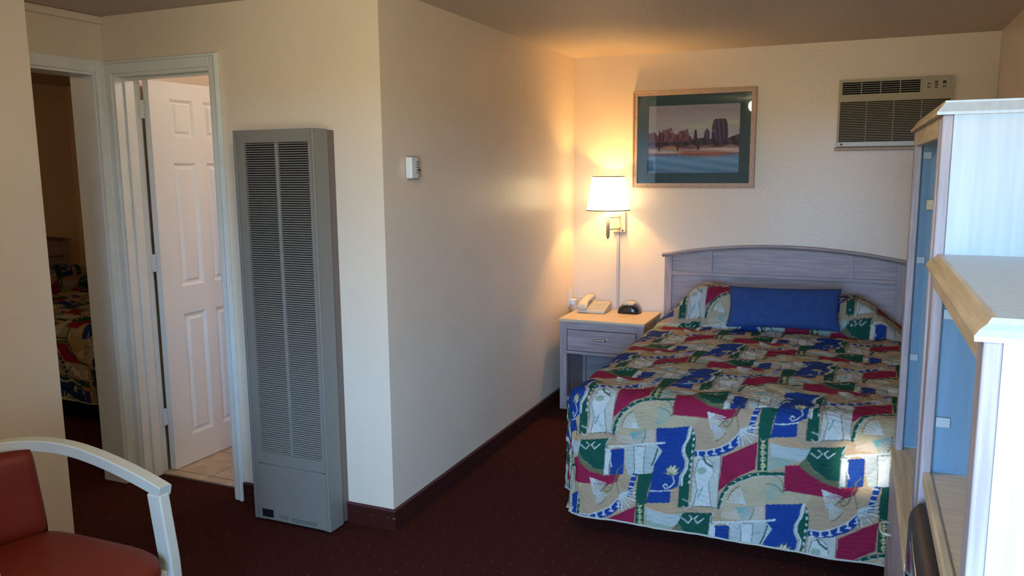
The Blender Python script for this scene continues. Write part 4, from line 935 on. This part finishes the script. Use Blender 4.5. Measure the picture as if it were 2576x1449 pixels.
bm.faces.new(rg[0][::-1]); bm.faces.new(rg[-1]); obj('back_shell', bm, M['tvblack'], tv)
n = 12; U, V = np.meshgrid(np.linspace(-1, 1, n), np.linspace(-1, 1, n), indexing='ij')
P = np.stack([XF-.024-.004+.012*(U**2+V**2)*.5, (TY0+TY1)/2+U*.27, TZ0+.215+V*.155], -1)-np.array(tv.location)
ob = obj('screen', gridmesh('screen', P), M['glassdark'], tv); sd = ob.modifiers.new('t', 'SOLIDIFY'); sd.thickness = .01; sd.offset = 1
for k in range(5): obj('button', B(XF-.024, XF-.0195, -1.16+.022*k, -1.087+.022*k, TZ0+.02, TZ0+.03, r=.002), M['glassdark'], tv)

# ================================================================== ARMCHAIR
CY = -1.44
a_c = thing('armchair', 'cream painted wooden armchair with red vinyl seat and back', 'armchair', (-.30, CY, 0))
half = [(-.045, .262, .630), (-.12, .266, .650), (-.22, .268, .674), (-.33, .266, .697), (-.43, .256, .714), (-.51, .230, .724), (-.565, .190, .730), (-.60, .130, .734), (-.615, .06, .736)]
pts = [(x, CY+y, z) for x, y, z in half]+[(-.618, CY, .737)]+[(x, CY-y, z) for x, y, z in half[::-1]]
def catmull(pts, k=5):
    pts = [Vector(p) for p in pts]; out = []
    for i in range(len(pts)-1):
        p0, p1, p2, p3 = pts[max(i-1, 0)], pts[i], pts[i+1], pts[min(i+2, len(pts)-1)]
        for j in range(k):
            t = j/k; out.append(.5*((2*p1)+(p2-p0)*t+(2*p0-5*p1+4*p2-p3)*t*t+(3*p1-p0-3*p2+p3)*t**3))
    return out+[pts[-1]]
prof = [(-.021, -.0175), (-.018, -.0205), (.018, -.0205), (.021, -.0175), (.021, .013), (.018, .0165), (-.018, .0165), (-.021, .013)]
obj('arm_rail', sweep(nb(), catmull(pts), prof), M['paintwood'], a_c)
for s_ in (-1, 1):
    y0 = CY+s_*.258
    bm = nb(); rings = []
    for x, z, q in ((-.012, .0, .016), (-.045, .42, .021), (-.072, .622, .021)):
        rings.append([bm.verts.new((x+dx*q*1.25, y0+dy*q*.9, z)) for dx, dy in ((-1, -1), (1, -1), (1, 1), (-1, 1))])
    for Aq, Cq in zip(rings, rings[1:]):
        for k in range(4): bm.faces.new((Aq[k], Aq[(k+1) % 4], Cq[(k+1) % 4], Cq[k]))
    bm.faces.new(rings[0][::-1]); bm.faces.new(rings[-1]); o = obj('leg', bm, M['paintwood'], a_c); bv = o.modifiers.new('b', 'BEVEL'); bv.width = .005; bv.segments = 2
    bm = nb(); rings = []
    for x, y, z, q in ((-.62, CY+s_*.20, .0, .016), (-.56, CY+s_*.195, .40, .021), (-.585, CY+s_*.15, .722, .016)):
        rings.append([bm.verts.new((x+dx*q, y+dy*q, z)) for dx, dy in ((-1, -1), (1, -1), (1, 1), (-1, 1))])
    for Aq, Cq in zip(rings, rings[1:]):
        for k in range(4): bm.faces.new((Aq[k], Aq[(k+1) % 4], Cq[(k+1) % 4], Cq[k]))
    bm.faces.new(rings[0][::-1]); bm.faces.new(rings[-1]); o = obj('leg', bm, M['paintwood'], a_c); bv = o.modifiers.new('b', 'BEVEL'); bv.width = .005; bv.segments = 2
    obj('side_rail', B(-.55, -.07, y0-s_*.0-.012, y0+.012, .335, .392, r=.003), M['paintwood'], a_c)
obj('front_rail', B(-.062, -.034, CY-.238, CY+.238, .335, .392, r=.003), M['paintwood'], a_c)
obj('rear_rail', B(-.575, -.551, CY-.18, CY+.18, .335, .392, r=.003), M['paintwood'], a_c)
# seat pad: outline in plan, domed
def seat_outline(n=72):
    out = []
    for k in range(n):
        a_ = 2*PI*k/n; ca, sa = math.cos(a_), math.sin(a_)
        e = 2/4.6; x = math.copysign(abs(ca)**e, ca); y = math.copysign(abs(sa)**e, sa)
        wd = .228+.008*x; out.append((-.275+x*(.292 if x > 0 else .285)+.018*(1-y*y)*(x > 0), CY+y*wd))
    return out
so_ = seat_outline(); cxs = -.27
bm = nb(); lv = [(.90, .393), (.985, .398), (1.0, .412), (1.0, .432), (.985, .446), (.95, .455), (.80, .463), (.55, .468), (.25, .470)]
rings = [[bm.verts.new((cxs+(x-cxs)*s_, CY+(y-CY)*s_, z)) for x, y in so_] for s_, z in lv]
for Aq, Cq in zip(rings, rings[1:]):
    for k in range(len(so_)): bm.faces.new((Aq[k], Aq[(k+1) % len(so_)], Cq[(k+1) % len(so_)], Cq[k]))
bm.faces.new(rings[0][::-1]); bm.faces.new(rings[-1]); obj('seat', bm, M['vinyl'], a_c, True)
# back pad curved inside the rail
n, m_ = 26, 14; bm = nb()
def backP(u, v, s_):
    y = u*.198; zz = .587+v*.142
    x = -.555+.10*(u**2)*.55-.045*(v+1)*.5
    t = .032*max(0, (1-abs(u)**6)*(1-abs(v)**6))**.45
    return (x+s_*t+.018, CY+y*(1-.03*abs(v)**8), zz-.012*abs(u)**3*(v > 0)*v)
F_ = np.array([[backP(-1+2*i/(n-1), -1+2*j/(m_-1), 1) for j in range(m_)] for i in range(n)]); K_ = np.array([[backP(-1+2*i/(n-1), -1+2*j/(m_-1), -1) for j in range(m_)] for i in range(n)])
A_ = addgrid(bm, F_, True); C_ = addgrid(bm, K_, False); bmesh.ops.remove_doubles(bm, verts=bm.verts, dist=1e-4)
obj('backrest', bm, M['vinyl'], a_c, True)

# ================================================================== CEILING GLOBE (mirrored in the picture glass) AND BATHROOM LIGHT
gl_ = mat('lit_globe', (.9, .88, .82), .3, .4, emit=(1, .90, .58), estr=GLOBE_E)
def globe(loc, label, r, m_):
    g = thing('ceiling_light', label, 'ceiling light', loc)
    obj('canopy', lathe(nb(), [(.002, 0), (r*.75, 0), (r*.75, -.012), (r*.55, -.03), (.002, -.03)], loc, 28), M['brass'], g, True)
    obj('globe', lathe(nb(), [(r*.5, -.03), (r*.85, -.045), (r, -.075), (r*.92, -.11), (r*.6, -.145), (.002, -.158)], loc, 32), m_, g, True); return g
globe((.75, -1.47, H-.001), 'round white ceiling globe mirrored in the picture glass', .09, gl_)
bl_ = mat('lit_bath_globe', (.9, .88, .82), .3, .4, emit=(1, .86, .72), estr=BATH_E)
globe((-.62, .95, H-.001), 'lit globe on the bathroom ceiling behind the wall', .11, bl_)
b2_ = mat('added_bedroom_globe', (.9, .88, .82), .3, .4, emit=(1, .66, .32), estr=BEDROOM_E)  # glow of an unseen globe, added as dim light for the bedroom
globe((-2.9, -.6, H-.001), 'dim globe added out of view to light the second bedroom', .11, b2_)
